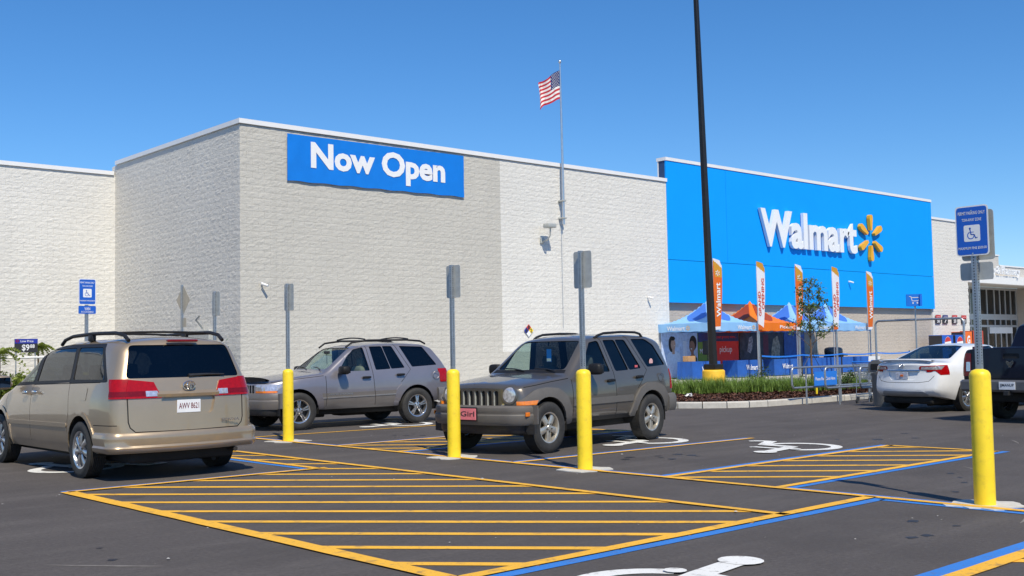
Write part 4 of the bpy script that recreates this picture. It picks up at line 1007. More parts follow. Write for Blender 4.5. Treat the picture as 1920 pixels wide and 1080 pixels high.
# ------------------------------------------------------------ gold minivan seen from behind
def build_van():
    F = (5.12, 16.68); Rr = (5.12, 13.62); r = .345
    e, sm = place('parked_minivan', 'gold minivan seen from behind with a roof rack and red tail lights', 'minivan', GV, F, Rr, .955, .97, 3.03)
    P = paint('gold_metallic_paint', (.37, .290, .200), .48, .34)
    c = Car(5.04, fnc([(0, .74), (.4, .90), (1, .955), (4.3, .958), (4.7, .945), (5.04, .90)], .08), fnc([(0, .34), (1, .29), (4, .29), (5.04, .36)]),
            fnc([(0, .66), (.3, .80), (1.1, .98), (2, 1.07), (3.2, 1.13), (5.04, 1.17)], .1),
            fnc([(0, .76), (.2, .86), (.9, 1.01), (1.12, 1.06), (2.05, 1.585), (2.35, 1.665), (3.0, 1.725), (4.2, 1.735), (4.7, 1.71), (5.04, 1.68)], .07),
            tumble=.30, crown=.06, Rf=.16, Rr=.13, rakeF=fnc([(.3, .05), (.6, 0), (1, .1)]), rakeR=fnc([(.5, 0), (.95, .03), (1.2, .09), (1.62, .26), (1.75, .30)]), bowF=.3, bowR=.13, fil=.13, lenR=.8, step=.065,
            inward=fnc([(0, .06), (.12, .02), (.3, .004), (.55, 0), (.8, .014), (1, .05)]))
    c.region('window_surround', rounded([(1.22, 1.09), (1.72, 1.49), (2.02, 1.61), (2.5, 1.645), (4.26, 1.645), (4.68, 1.175), (2.2, 1.125)], .05), 'side', MT['trim'], -.002)
    for pl, m in (([(1.38, 1.145), (1.76, 1.44), (2.02, 1.56), (2.12, 1.575), (2.14, 1.165)], MT['glass_mid']), ([(2.27, 1.17), (2.245, 1.59), (3.34, 1.605), (3.50, 1.195)], MT['glass_dark']), ([(3.60, 1.20), (3.44, 1.605), (4.22, 1.60), (4.58, 1.205)], MT['glass_dark'])):
        c.region('side_window', rounded(pl, .035), 'side', m, -.008, skirt=MT['trim'])
    for pl in ([(1.32, .40), (1.18, .90), (1.20, 1.085), (2.18, 1.12), (2.22, .38)], [(2.24, .38), (2.20, 1.12), (3.54, 1.165), (3.60, .80), (3.52, .40)]):
        c.region('door', rounded(pl, .06), 'side', P)
    for ln in ([(1.32, .40), (1.18, .90), (1.20, 1.085)], [(2.23, .38), (2.19, 1.12)], [(3.54, 1.165), (3.61, .80), (3.52, .40)], [(2.2, 1.125), (4.5, 1.172)]): c.region('door_gap', band(ln, .010), 'side', MT['seam'], -.006)
    c.region('side_moulding', rounded([(1.28, .585), (1.28, .635), (3.56, .655), (3.56, .605)], .02), 'side', P, .014)
    c.region('bumper_gap', band([(4.42, .66), (4.9, .665)], .010), 'side', MT['seam'], -.005)
    c.region('fuel_flap', rounded([(4.00, .95), (4.00, 1.10), (4.17, 1.10), (4.17, .95)], .03), 'side', P, .004, skirt=MT['seam'])
    for s_ in (.97, 4.00):
        c.region('arch_lip', circ(s_, .36, .46, 30), 'side', P, .010)
        c.region('arch', circ(s_, .36, .405, 30), 'side', None)
        for sg in (1, -1): c.region('arch', [(s_ - .405, sg * .62), (s_ + .405, sg * .62), (s_ + .405, sg * 1.02), (s_ - .405, sg * 1.02)], 'bottom', None)
    c.region('windscreen', rounded([(-.76, 1.09), (-.60, 1.57), (.60, 1.57), (.76, 1.09)], .07), 'front', MT['glass_clear'], -.008, ok=lambda p: 1.0 < p.x < 2.4, split=False, skirt=MT['trim'])
    c.region('rear_window', rounded([(-.735, 1.215), (-.635, 1.615), (.635, 1.615), (.735, 1.215)], .05), 'rear', MT['glass_dark'], -.008, ok=lambda p: p.x > 4.4, split=False, skirt=MT['trim'])
    T1 = [(.345, .975), (.425, 1.165), (.75, 1.205), (1.0, 1.205), (1.0, .975)]
    rr = lambda p: p.x > 4.5
    c.region('tail_light', T1, 'rear', MT['lampred'], .012, ok=rr, mirror=True)
    c.region('tail_light', [(4.70, 1.205), (4.76, 1.08), (4.84, 1.00), (4.95, .975), (5.15, .975), (5.15, 1.205)], 'side', MT['lampred'], .012)
    c.region('tail_light_base', [(.39, 1.0), (.40, 1.06), (.97, 1.06), (.97, 1.0)], 'rear', MT['lampred2'], .014, ok=rr, mirror=True)
    c.region('reversing_lamp', [(.37, .995), (.395, 1.06), (.53, 1.06), (.53, .995)], 'rear', MT['lampclear'], .016, ok=rr, mirror=True)
    c.region('tailgate', rounded([(-.74, .975), (-.735, .70), (-.66, .585), (.66, .585), (.735, .70), (.74, .975), (.33, .97), (.40, 1.19), (-.40, 1.19), (-.33, .97)], .03), 'rear', P, 0.0, ok=rr, split=False)
    c.region('tailgate_gap', band([(-.745, .975), (-.74, .70), (-.72, .635), (-.66, .580), (0, .574), (.66, .580), (.72, .635), (.74, .70), (.745, .975)], .014), 'rear', MT['seam'], -.010, ok=rr, split=False)
    c.region('plate_recess', rounded([(-.36, .98), (-.30, .77), (.30, .77), (.36, .98)], .05), 'rear', P, -.030, ok=rr, split=False)
    out = c.finish(e, 'body', P, sm)
    for s_ in (.97, 4.00):
        for y in (.855, -.855): wheel(e, sm - s_, y, r, .225, .225, 'seven', 1 if y > 0 else -1, MT['rim'])
        arch_liner(e, sm, s_, .41, .94, .36)
    under(e, sm, .5, 4.85, .68, .20, .36)
    sweep_plan(bumper_path(4.47, 5.095, .974, True, r=.17, bow=.12), [(-.10, .36), (-.03, .335), (.0, .36), (.012, .40), (-.004, .425), (.006, .50), (.004, .545), (-.02, .575), (-.10, .578)], 'rear_bumper', P, e, sm)
    # ridge above the plate and the high brake light
    mb = MB(); vs = []
    for i in range(13):
        y = -.40 + .80 * i / 12; s_ = 4.985 - .13 * (y / .95) ** 2
        vs += [(sm - s_, y, 1.055), (sm - s_ - .038, y, 1.02), (sm - s_ - .030, y, .985), (sm - s_ + .03, y, .975)]
    mb.add(vs, [(4 * i + a, 4 * i + (a + 1) % 4, 4 * i + 4 + (a + 1) % 4, 4 * i + 4 + a) for i in range(12) for a in range(4)] + [(3, 2, 1, 0), (48, 49, 50, 51)]); mb.obj('tailgate_handle', P, e, smooth=40)
    MB().bbox(sm - 4.835, sm - 4.78, -.20, .20, 1.648, 1.678, .012).obj('high_brake_light', MT['lampred2'], e)
    plate(e, sm - 4.99, 0, .865, -1, 'AWV 8621', mat('plate_ink', (.16, .03, .05), .5), None, .305, .155)
    emblem(e, sm - 5.0, 0, 1.115, -1, .075)
    badge(e, 'SIENNA', sm - 5.015, -.42, -.66, .66, .695, -1)
    mb = MB(); mb.tube([(sm - 4.945, -.02, 1.235), (sm - 4.945, -.25, 1.245), (sm - 4.925, -.50, 1.24)], [.022, .014, .008], 8); mb.obj('rear_wiper', MT['black'], e, smooth=60)
    mb = MB(); mb.cyl((sm - 5.0, -.62, .30), (sm - 4.7, -.62, .31), .03, n=10); mb.obj('exhaust', MT['disc'], e)
    for sg in (1, -1):
        mirror_pod(e, sm - 1.42, sg * .95, 1.15, sg, P, (.08, .13, .10))
        handle(e, sm - 2.05, sg * .952, 1.02, sg, MT['chrome'], .085); handle(e, sm - 2.42, sg * .952, 1.03, sg, MT['chrome'], .085)
        pts = [(sm - s_, sg * y, z) for s_, y, z in ((2.45, .61, 1.655), (2.60, .62, 1.715), (2.9, .63, 1.758), (3.6, .635, 1.778), (4.3, .63, 1.772), (4.54, .62, 1.74), (4.66, .615, 1.67))]
        mb = MB(); mb.tube(pts, .024, 8); mb.bbox(sm - 3.62, sm - 3.48, sg * .63 - .03, sg * .63 + .03, 1.68, 1.77, .015); mb.obj('roof_rail', MT['trim'], e, smooth=60)
    for s_ in (3.0, 4.15): MB().tube([(sm - s_, y, 1.775 + .012 * (1 - (y / .6) ** 2)) for y in np.linspace(-.62, .62, 9)], .016, 6).obj('roof_crossbar', MT['trim'], e, smooth=60)
    seats(e, sm, [(1.95, (.40, -.40)), (2.95, (.42, -.42)), (3.85, (.45, 0, -.45))], MT['seat_lt'], 1.30, .40)
build_van()

# ------------------------------------------------------------ white sedan
def build_sedan():
    a = R(-8); Rr = (23.25, 12.72); F = (Rr[0] + 2.776 * math.cos(a), Rr[1] + 2.776 * math.sin(a)); r = .325
    e, sm = place('parked_sedan', 'white sedan parked nose away beside the grey litter bin', 'sedan', GV, F, Rr, .90, .95, 2.776)
    P = paint('white_paint_car', (.78, .79, .80), .0, .3)
    c = Car(4.80, fnc([(0, .66), (.4, .84), (1, .905), (4.0, .905), (4.5, .88), (4.80, .80)], .08), fnc([(0, .28), (1, .24), (4, .24), (4.8, .34)]),
            fnc([(0, .58), (.3, .70), (1.2, .90), (2.2, .94), (4.0, 1.0), (4.8, .97)], .1),
            fnc([(0, .64), (.2, .74), (.8, .92), (1.25, .99), (2.05, 1.38), (2.4, 1.445), (2.9, 1.455), (3.3, 1.42), (4.08, 1.13), (4.2, 1.10), (4.55, 1.095), (4.72, 1.08), (4.80, 1.05)], .06),
            tumble=.46, crown=.055, Rf=.18, Rr=.10, rakeR=fnc([(.3, .12), (.45, .0), (.72, .05), (.85, .07), (1.06, .05)]), bowF=.35, bowR=.22, fil=.10, lenR=.7, step=.06)
    c.region('rear_window', rounded([(-.66, 1.125), (-.50, 1.405), (.50, 1.405), (.66, 1.125)], .04), 'rear', MT['glass_mid'], -.006, ok=lambda p: 3.1 < p.x < 4.3, split=False, skirt=MT['trim'])
    for pl in ([(1.62, .985), (2.05, 1.33), (2.34, 1.38), (2.40, .99)], [(2.47, .99), (2.42, 1.385), (3.1, 1.37), (3.42, 1.18), (3.52, 1.03)]): c.region('side_window', rounded(pl, .03), 'side', MT['glass_mid'], -.006, skirt=MT['trim'])
    c.region('windscreen', rounded([(-.68, 1.02), (-.53, 1.37), (.53, 1.37), (.68, 1.02)], .05), 'front', MT['glass_clear'], -.006, ok=lambda p: 1.1 < p.x < 2.4, split=False, skirt=MT['trim'])
    for ln in ([(1.42, .35), (1.45, .93)], [(2.44, .33), (2.44, .98)], [(3.38, .60), (3.5, .98)]): c.region('door_gap', band(ln, .010), 'side', MT['seam'], -.005)
    rr = lambda p: p.x > 4.2
    c.region('tail_light', [(.40, .955), (.43, .98), (.95, 1.0), (.95, .80), (.80, .79), (.72, .875), (.40, .90)], 'rear', MT['lampred'], .006, ok=rr, mirror=True)
    c.region('tail_light', [(4.56, .97), (4.62, .85), (4.85, .82), (4.85, .99)], 'side', MT['lampred'], .006)
    c.region('reversing_lamp', [(.43, .905), (.45, .962), (.82, .975), (.80, .905)], 'rear', MT['lampclear'], .008, ok=rr, mirror=True)
    c.region('plate_recess', rounded([(-.40, .885), (-.30, .68), (.30, .68), (.40, .885)], .05), 'rear', P, -.022, ok=rr, split=False)
    c.region('boot_gap', band([(-.70, .77), (-.60, .66), (-.40, .63), (0, .625), (.40, .63), (.60, .66), (.70, .77)], .010), 'rear', MT['seam'], -.006, ok=rr, split=False)
    c.region('diffuser', rounded([(-.58, .37), (-.50, .445), (.50, .445), (.58, .37), (.40, .33), (-.40, .33)], .03), 'rear', mat('grey_diffuser', (.30, .31, .33), .4, var=.05), .008, ok=rr, split=False)
    for s_ in (.95, 3.726):
        c.region('arch', circ(s_, .335, .375, 28), 'side', None)
        for sg in (1, -1): c.region('arch', [(s_ - .375, sg * .58), (s_ + .375, sg * .58), (s_ + .375, sg * .96), (s_ - .375, sg * .96)], 'bottom', None)
    c.finish(e, 'body', P, sm)
    for s_ in (.95, 3.726):
        for y in (.80, -.80): wheel(e, sm - s_, y, r, .215, .215, 'seven', 1 if y > 0 else -1, MT['rim'])
        arch_liner(e, sm, s_, .38, .88, .335)
    under(e, sm, .5, 4.6, .62, .17, .32)
    # boot lip spoiler and chrome strip under the badge
    mb = MB(); vs = []
    for i in range(15):
        y = -.66 + 1.32 * i / 14; s_ = 4.70 - .20 * (y / .9) ** 2
        vs += [(sm - s_ + .10, y, 1.088), (sm - s_ - .035, y, 1.135 - .03 * abs(y / .66) ** 3), (sm - s_ - .055, y, 1.12 - .03 * abs(y / .66) ** 3), (sm - s_ + .02, y, 1.065)]
    mb.add(vs, [(4 * i + q, 4 * i + (q + 1) % 4, 4 * i + 4 + (q + 1) % 4, 4 * i + 4 + q) for i in range(14) for q in range(4)]); mb.obj('boot_spoiler', P, e, smooth=50)
    mb = MB(); vs = []
    for i in range(11):
        y = -.42 + .84 * i / 10; s_ = 4.735 - .22 * (y / .9) ** 2
        vs += [(sm - s_ - .012, y, .905), (sm - s_ - .020, y, .885), (sm - s_ + .02, y, .88)]
    mb.add(vs, [(3 * i + q, 3 * i + (q + 1) % 3, 3 * i + 3 + (q + 1) % 3, 3 * i + 3 + q) for i in range(10) for q in range(3)]); mb.obj('garnish', MT['chrome'], e)
    plate(e, sm - 4.745, 0, .775, -1, '', None, mat('blurred_plate', (.55, .57, .64), .4, var=.35, vs=26), .305, .155)
    MB().bbox(sm - 4.762, sm - 4.753, -.035, .035, .755, .80, .003).obj('plate_fruit', MT['orange'], e)
    emblem(e, sm - 4.745, 0, .985, -1, .06); badge(e, 'CAMRY', sm - 4.68, .70, .52, .845, .865, -1)
    for sg in (1, -1): mirror_pod(e, sm - 1.70, sg * .89, 1.0, sg, P, (.07, .11, .075)); handle(e, sm - 2.28, sg * .90, .86, sg, P); handle(e, sm - 3.24, sg * .90, .88, sg, P)
    seats(e, sm, [(2.0, (.36, -.36)), (3.0, (.40, -.40))], MT['seat'], 1.45, .25, .36, 1.02)
build_sedan()

# ------------------------------------------------------------ dark blue pickup at the right edge
def build_pickup():
    a = R(-6); r = .39
    corner = Vector((19.95, 9.66, 0)); h = Vector((math.cos(a), math.sin(a), 0)); l_ = Vector((-h.y, h.x, 0))
    Rw = corner + h * 1.25; F = Rw + h * 3.56
    e, sm = place('parked_pickup', 'dark navy pickup truck with a grey step bumper at the right edge', 'pickup truck', GV, (F.x, F.y), (Rw.x, Rw.y), .97, 1.0, 3.56)
    P = paint('navy_paint', (.007, .008, .018), .0, .3); P.node_tree.nodes['Principled BSDF'].inputs['Specular IOR Level'].default_value = .2; P.node_tree.nodes['Principled BSDF'].inputs['Coat Weight'].default_value = .35
    c = Car(5.72, fnc([(0, .80), (.4, .94), (1, .985), (5.5, .985), (5.72, .96)], .05), fnc([(0, .50), (1, .45), (5.72, .55)]),
            fnc([(0, .95), (.3, 1.08), (1.5, 1.22), (3.5, 1.24), (3.7, 1.25), (5.72, 1.28)], .06),
            fnc([(0, 1.05), (.3, 1.15), (1.7, 1.30), (2.45, 1.80), (2.7, 1.87), (3.75, 1.88), (3.97, 1.82), (4.11, 1.37), (4.16, 1.35), (5.72, 1.37)], .03),
            tumble=.22, crown=.05, Rf=.12, Rr=.05, rakeR=fnc([(.5, 0), (.9, .01), (1.4, .04)]), bowF=.15, bowR=.02, fil=.05, lenR=.5, step=.06)
    c.region('rear_window', rounded([(-.62, 1.42), (-.58, 1.75), (.58, 1.75), (.62, 1.42)], .05), 'rear', MT['glass_mid'], -.006, ok=lambda p: 3.75 < p.x < 4.35, split=False, skirt=MT['trim'])
    for pl in ([(2.05, 1.27), (2.5, 1.70), (2.95, 1.76), (2.99, 1.28)], [(3.07, 1.28), (3.03, 1.77), (3.72, 1.76), (3.80, 1.29)]): c.region('side_window', rounded(pl, .04), 'side', MT['glass_mid'], -.006, skirt=MT['trim'])
    c.region('windscreen', rounded([(-.74, 1.34), (-.62, 1.78), (.62, 1.78), (.74, 1.34)], .05), 'front', MT['glass_clear'], -.006, ok=lambda p: 1.4 < p.x < 2.8, split=False, skirt=MT['trim'])
    rr = lambda p: p.x > 5.3
    c.region('tail_light', rounded([(.79, .84), (.79, 1.26), (1.05, 1.26), (1.05, .84)], .02), 'rear', MT['lampred2'], .008, ok=rr, mirror=True)
    c.region('tail_light', [(5.60, .84), (5.60, 1.26), (5.8, 1.26), (5.8, .84)], 'side', MT['lampred'], .008)
    c.region('reversing_lamp', [(.80, .93), (.80, 1.10), (.88, 1.10), (.88, .93)], 'rear', MT['lampclear'], .012, ok=rr, mirror=True)
    c.region('tailgate_gap', band([(-.775, 1.33), (-.775, .80), (.775, .80), (.775, 1.33)], .014), 'rear', MT['seam'], -.008, ok=rr, split=False)
    c.region('handle_recess', rounded([(-.16, 1.16), (-.15, 1.25), (.15, 1.25), (.16, 1.16)], .03), 'rear', MT['trim'], -.015, ok=rr, split=False)
    for s_ in (1.0, 4.56):
        c.region('arch', circ(s_, .41, .46, 28), 'side', None)
        for sg in (1, -1): c.region('arch', [(s_ - .46, sg * .62), (s_ + .46, sg * .62), (s_ + .46, sg * 1.05), (s_ - .46, sg * 1.05)], 'bottom', None)
    c.finish(e, 'body', P, sm)
    for s_ in (1.0, 4.56):
        for y in (.84, -.84): wheel(e, sm - s_, y, r, .24, .26, 'five', 1 if y > 0 else -1, MT['rim'])
        arch_liner(e, sm, s_, .465, .96, .41)
    under(e, sm, .6, 5.5, .60, .36, .56)
    bm_ = mat('grey_step_bumper', (.17, .17, .18), .35, .5, var=.1)
    sweep_plan(bumper_path(5.62, 5.84, .97, True, r=.10, bow=.03), [(-.12, .58), (-.02, .56), (.02, .60), (.02, .74), (-.02, .775), (-.12, .775)], 'rear_bumper', bm_, e, sm)
    MB().bbox(sm - 5.92, sm - 5.75, -.05, .05, .50, .58, .01).obj('tow_hitch', MT['black'], e)
    plate(e, sm - 5.868, 0, .675, -1, 'JJMANUP', MT['ink_black'], None, .305, .14)
    mb = MB(); mb.prism([(-.06, .06), (-.075, .02), (-.045, -.03), (-.02, -.07), (.02, -.07), (.045, -.03), (.075, .02), (.06, .06), (.02, .03), (-.02, .03)], lambda u, v, t: (sm - 5.735 - t, u, 1.07 + v), 0, .012); mb.obj('emblem', MT['chrome'], e)
    seats(e, sm, [(2.6, (.40, -.40))], MT['seat'], 2.0, .55, .40, 1.45)
build_pickup()
# ------------------------------------------------------------ bollards with sign posts
GB = 'yellow bollards of the accessible bays'
def perf_post(parent, x, y, z0, z1, w=.050, name='sign_post'):
    o = MB().box(x - w / 2, x + w / 2, y - w / 2, y + w / 2, z0, z1).obj(name, MT['galv'], parent)
    mb = MB(); z = z0 + .06
    while z < z1 - .02:
        mb.add([(x - w / 2 - .0012, y + .0065 * math.cos(t), z + .0065 * math.sin(t)) for t in np.linspace(0, 6.283, 7)[:-1]], [tuple(range(6))])
        mb.add([(x + .0065 * math.cos(t), y - w / 2 - .0012, z + .0065 * math.sin(t)) for t in np.linspace(0, 6.283, 7)[:-1]], [tuple(range(6))])
        z += .0254
    mb.obj('post_holes', MT['seam'], o, kind='stuff'); return o
def rrect(u0, u1, v0, v1, r=.03): return rounded([(u0, v0), (u1, v0), (u1, v1), (u0, v1)], r, 5)
def permit_sign(parent, fn, zb, face=True, h=.457, w=.305, words=True):
    """12 x 18 in permit sign; fn(u, v, t) maps sign plane to the parent's space, t = outward"""
    o = MB().prism(rrect(-w / 2, w / 2, zb, zb + h, .035), fn, 0, .006).obj('sign_plate', MT['galv_dull'], parent)
    if face:
        MB().prism(rrect(-w / 2, w / 2, zb, zb + h, .035), fn, .0065, .0072).obj('sign_border', MT['ink_white'], o)
        MB().prism(rrect(-w / 2 + .012, w / 2 - .012, zb + .012, zb + h - .012, .028), fn, .0078, .0086).obj('sign_face', MT['signblue'], o)
        mb = MB(); F2 = lambda u, v, t: fn(u, v, .0095)
        
        for wd_, hw_, v0_, v1_ in (('PERMIT PARKING ONLY', .125, .375, .405), ('TOW-AWAY ZONE', .09, .315, .342), ('MAXIMUM FINE $500.00', .130, .055, .082)):
            mb = MB(); add_text(mb, wd_, F2, -hw_, hw_, zb + v0_, zb + v1_, .008); mb.obj('sign_text', MT['ink_white'], o)
        MB().prism(rrect(-.075, .075, zb + .130, zb + .280, .015), fn, .0088, .0094).obj('symbol_ground', MT['ink_white'], o)
        mb = MB(); isa(mb, lambda u, v: fn(-.055 + .11 * u, zb + .150 + .11 * v, .0100), .075); mb.obj('wheelchair_symbol', MT['signblue'], o)
    return o
def bollard(x, y, label, sign=None):
    e = empty('bollard', (x, y, 0), 0, None, label, 'bollard', GB)
    mb = MB(); mb.lathe([(.092, .008), (.092, 1.16), (.088, 1.185), (.070, 1.208), (.035, 1.222), (0, 1.226)], (0, 0, 0), (0, 0, 1), 28); mb.obj('sleeve', MT['ybol'], e, smooth=50)
    r_ = random.Random(int(x * 97 + y * 31)); mb = MB(); pts = []
    for i in range(20):
        t = 2 * math.pi * i / 20; q = max(abs(math.cos(t)), abs(math.sin(t))); rr = .29 / q * r_.uniform(.80, 1.14); pts.append((rr * math.cos(t), rr * math.sin(t)))
    mb.prism(pts, lambda u, v, t: (u, v, t), .0005, .010); mb.obj('footing', MT['conc'], e)
    return e
b_rows = [(9.66, 19.03, 'yellow bollard half hidden by the gold minivan, farthest of its row'), (9.70, 16.45, 'yellow bollard in front of the silver-grey SUV front wheel'), (9.66, 11.94, 'yellow bollard between the two grey SUVs'), (9.68, 9.43, 'yellow bollard before the taupe SUV front door'), (9.80, 4.55, 'nearest yellow bollard, at the right beside the pickup')]
GS = 'permit parking signs'
for i, (x, y, lb) in enumerate(b_rows):
    bollard(x, y, lb)
    near = i == 4
    e = empty('parking_sign', (x, y, 1.2), 0, None, ['grey sign back on a post rising behind the minivan roof', 'grey sign back on the post before the silver-grey SUV', 'grey sign back on the post between the two SUVs', 'grey sign back on the post before the taupe SUV', 'blue permit parking sign on the nearest bollard, at the right'][i], 'sign', GS)
    zt = 2.68 - 1.2; perf_post(e, 0, 0, .01, zt)
    if near:
        permit_sign(e, lambda u, v, t: (-.026 - t, -u, v), 2.23 - 1.2 + .02)
        permit_sign(e, lambda u, v, t: (.027 + t, u - .02, v), 2.21 - 1.2, False)
        MB().prism(rrect(-.1525, .1525, 2.03 - 1.2, 2.19 - 1.2, .03), lambda u, v, t: (.027 + t, u, v), 0, .006).obj('lower_plate', MT['galv_dull'], e)
        for z in (2.66, 2.27):
            MB().cyl((-.037, 0, z - 1.2), (-.030, 0, z - 1.2), .007, n=8).obj('bolt', MT['alu'], e)
    else:
        permit_sign(e, lambda u, v, t: (.027 + t, u, v), 2.22 - 1.2, False)
# blue van-accessible sign behind the minivan
bollard(7.38, 19.35, 'yellow bollard standing behind the gold minivan under the blue van sign')
e = empty('van_sign', (7.38, 19.35, 1.2), 0, None, 'blue permit sign with VAN ACCESSIBLE plate above the minivan roof', 'sign', GS)
perf_post(e, 0, 0, .01, 2.86 - 1.2); permit_sign(e, lambda u, v, t: (u, -.027 - t, v), 2.41 - 1.2)
o = MB().prism(rrect(-.1525, .1525, 2.25 - 1.2, 2.39 - 1.2, .02), lambda u, v, t: (u, -.027 - t, v), 0, .006).obj('van_plate', MT['signblue'], e)
mb = MB(); add_text(mb, 'VAN', lambda u, v, t: (u, -.035, v), -.05, .05, 1.115, 1.165, .01); mb.obj('sign_text', MT['ink_white'], o); mb = MB(); add_text(mb, 'ACCESSIBLE', lambda u, v, t: (u, -.035, v), -.11, .11, 1.07, 1.10, .0); mb.obj('sign_text', MT['ink_white'], o)
# diamond warning sign seen from behind
e = empty('warning_sign', (13.85, 29.25, 0), 0, None, 'tan back of a diamond warning sign before the side wall', 'sign')
perf_post(e, 0, 0, 0, 3.50, .06); MB().prism(rounded([(0, -.43), (.43, 0), (0, .43), (-.43, 0)], .05), lambda u, v, t: (.032 + t, u, 3.07 + v), 0, .006).obj('sign_plate', MT['tan_back'], e)
MB().prism(rrect(-.15, .15, 2.30, 2.56, .03), lambda u, v, t: (.032 + t, u - .04, v), 0, .006).obj('lower_plate', MT['tan_back'], e)

# ------------------------------------------------------------ tall lamp post
e = empty('lamp_post', (27.07, 20.82, 0), 0, None, 'tall dark lamp post on a yellow concrete base in the planted island', 'lamp post')
mb = MB(); mb.lathe([(.345, 0), (.345, .72), (.33, .76), (.29, .775), (0, .775)], (0, 0, 0), (0, 0, 1), 32); mb.obj('concrete_base', MT['ybase'], e, smooth=50)
lean = Vector((-.0155, .0115, 1.0))
mb = MB(); n_ = 10; hgt = 13.2; vs = []
for i in range(n_ + 1):
    z = .8 + (hgt - .8) * i / n_; w = .100 - .040 * i / n_; cx, cy = lean.x * (z - .9), lean.y * (z - .9)
    for sx_, sy_ in ((-1, -.8), (-.8, -1), (.8, -1), (1, -.8), (1, .8), (.8, 1), (-.8, 1), (-1, .8)): vs.append((cx + sx_ * w, cy + sy_ * w, z))
mb.add(vs, [(8 * i + k, 8 * i + (k + 1) % 8, 8 * i + 8 + (k + 1) % 8, 8 * i + 8 + k) for i in range(n_) for k in range(8)]); mb.obj('pole', MT['polebl'], e)
mb = MB(); mb.bbox(-.22, .22, -.22, .22, .776, .95, .03); mb.obj('base_cover', MT['polebl'], e)
mb = MB(); mb.bbox(-.5, .6, -.2, .2, hgt, hgt + .12, .03); mb.obj('lamp_head', MT['polebl'], e)

# ------------------------------------------------------------ wall-mounted flagpole and flag
FP = Vector((29.78, SY - .22, 0))
e = empty('flagpole', (FP.x, FP.y, 6.3), 0, None, 'silver flagpole bracketed to the pale front wall', 'flagpole')
mb = MB(); mb.tube([(0, 0, 0), (0, 0, 1.5), (-.01, 0, 4), (-.03, 0, 6.3)], [.052, .050, .042, .030], 12); mb.obj('pole', MT['alu'], e, smooth=60)
mb = MB(); mb.sell((-.03, 0, 6.37), (.06, .06, .07), 1.0); mb.obj('ball', MT['alu'], e, smooth=60)
for z in (.25, .92): MB().bbox(-.09, .09, -.08, .20, z - .03, z + .03, .01).obj('bracket', MT['galv_dull'], e)
MB().cyl((.03, .16, -4.0), (.03, .16, -.1), .008, n=6).obj('halyard', MT['alu'], e)
fe = empty('flag', (FP.x - .03, FP.y, 11.1), 0, None, 'red, white and blue striped flag flying from the wall flagpole', 'flag')
NU, NV = 36, 26; mb = MB(); fd = Vector((-.84, .30, 0)); fnm = Vector((.30, .84, 0))
def flag_p(u, v):
    x = 1.02 * u; wv = .13 * math.sin(u * 9.5 + v * 1.6) * (u ** .6) + .05 * math.sin(u * 19 - v * 3) * u
    p = fd * x + fnm * wv; return (p.x - .04, p.y, 1.22 - 1.12 * v * (1 - .10 * u) - .62 * u ** 1.15 + .06 * math.sin(u * 8 + v * 2) * u)
for j in range(NV + 1):
    for i in range(NU + 1): mb.v.append(flag_p(i / NU, j / NV))
for j in range(NV):
    for i in range(NU):
        mb.f.append((j * (NU + 1) + i, j * (NU + 1) + i + 1, (j + 1) * (NU + 1) + i + 1, (j + 1) * (NU + 1) + i))
        mb.m.append(2 if (i < NU * .42 and j < 14) else (0 if (j // 2) % 2 == 0 else 1))
mb.obj('cloth', [mat('flag_red', (.50, .02, .04), .7), mat('flag_white', (.78, .77, .76), .7), mat('flag_blue', (.012, .02, .13), .7)], fe, smooth=60)
mb = MB()
for j in range(9):
    for i in range(6 if j % 2 == 0 else 5):
        u = .42 * ((i + .5) / 6 + (0 if j % 2 == 0 else .5 / 6)); v = .54 * (j + .8) / 9.6; p = Vector(flag_p(u, v))
        for off in (-.008, .008):
            q = p + fnm * off; mb.add([q + fd * (.022 * rr * math.cos(t)) + Vector((0, 0, .022 * rr * math.sin(t))) for t, rr in ((k * math.pi / 5 + math.pi / 2, 1 if k % 2 == 0 else .45) for k in range(10))], [tuple(range(10))])
mb.obj('stars', MT['ink_white'], fe, kind='stuff')

# ------------------------------------------------------------ wall fittings
e = empty('flood_light', (28.77, SY, 5.55), 0, None, 'grey box flood light on an arm on the front wall', 'flood light')
MB().bbox(-.10, .10, -.09, -.03, -.02, .20, .02).obj('wall_plate', MT['galv_dull'], e)
MB().tube([(0, -.08, .05), (.02, -.32, .08), (.03, -.46, .25), (.03, -.48, .55)], .028, 8).obj('arm', MT['galv_dull'], e, smooth=60)
mb = MB(); mb.bbox(-.20, .24, -.62, -.30, .53, .70, .04); mb.obj('lamp_housing', MT['galv_dull'], e, smooth=30)
def cctv(x, y, z, label, ang=-20):
    e = empty('security_camera', (x, y, z), 0, None, label, 'camera', 'wall cameras'); mb = MB(); mb.bbox(-.03, .03, -.04, .0, -.04, .04, .008); mb.obj('mount', MT['white'], e)
    a = R(ang); d = Vector((math.sin(a), -math.cos(a), -.35)).normalized()
    MB().cyl((0, -.03, 0), (0, -.12, -.03), .012, n=8).obj('arm', MT['white'], e)
    MB().cyl(Vector((0, -.11, -.02)) - d * .05, Vector((0, -.11, -.02)) + d * .16, .042, n=12).obj('camera_body', MT['white'], e, smooth=40)
cctv(16.83, SY - .03, 3.66, 'white bullet camera on the front wall beside the building corner', 35)
cctv(34.82, SY - .03, 3.60, 'white bullet camera low on the pale wall left of the canopies', 30)
cctv(50.5, SY - .03, 4.70, 'white bullet camera on the blue panel behind the feather flags', 30)
e = empty('hazard_diamond', (27.98, SY - .05, 2.21), 0, None, 'small red, blue and yellow hazard diamond on the front wall', 'sign')
q_ = .235
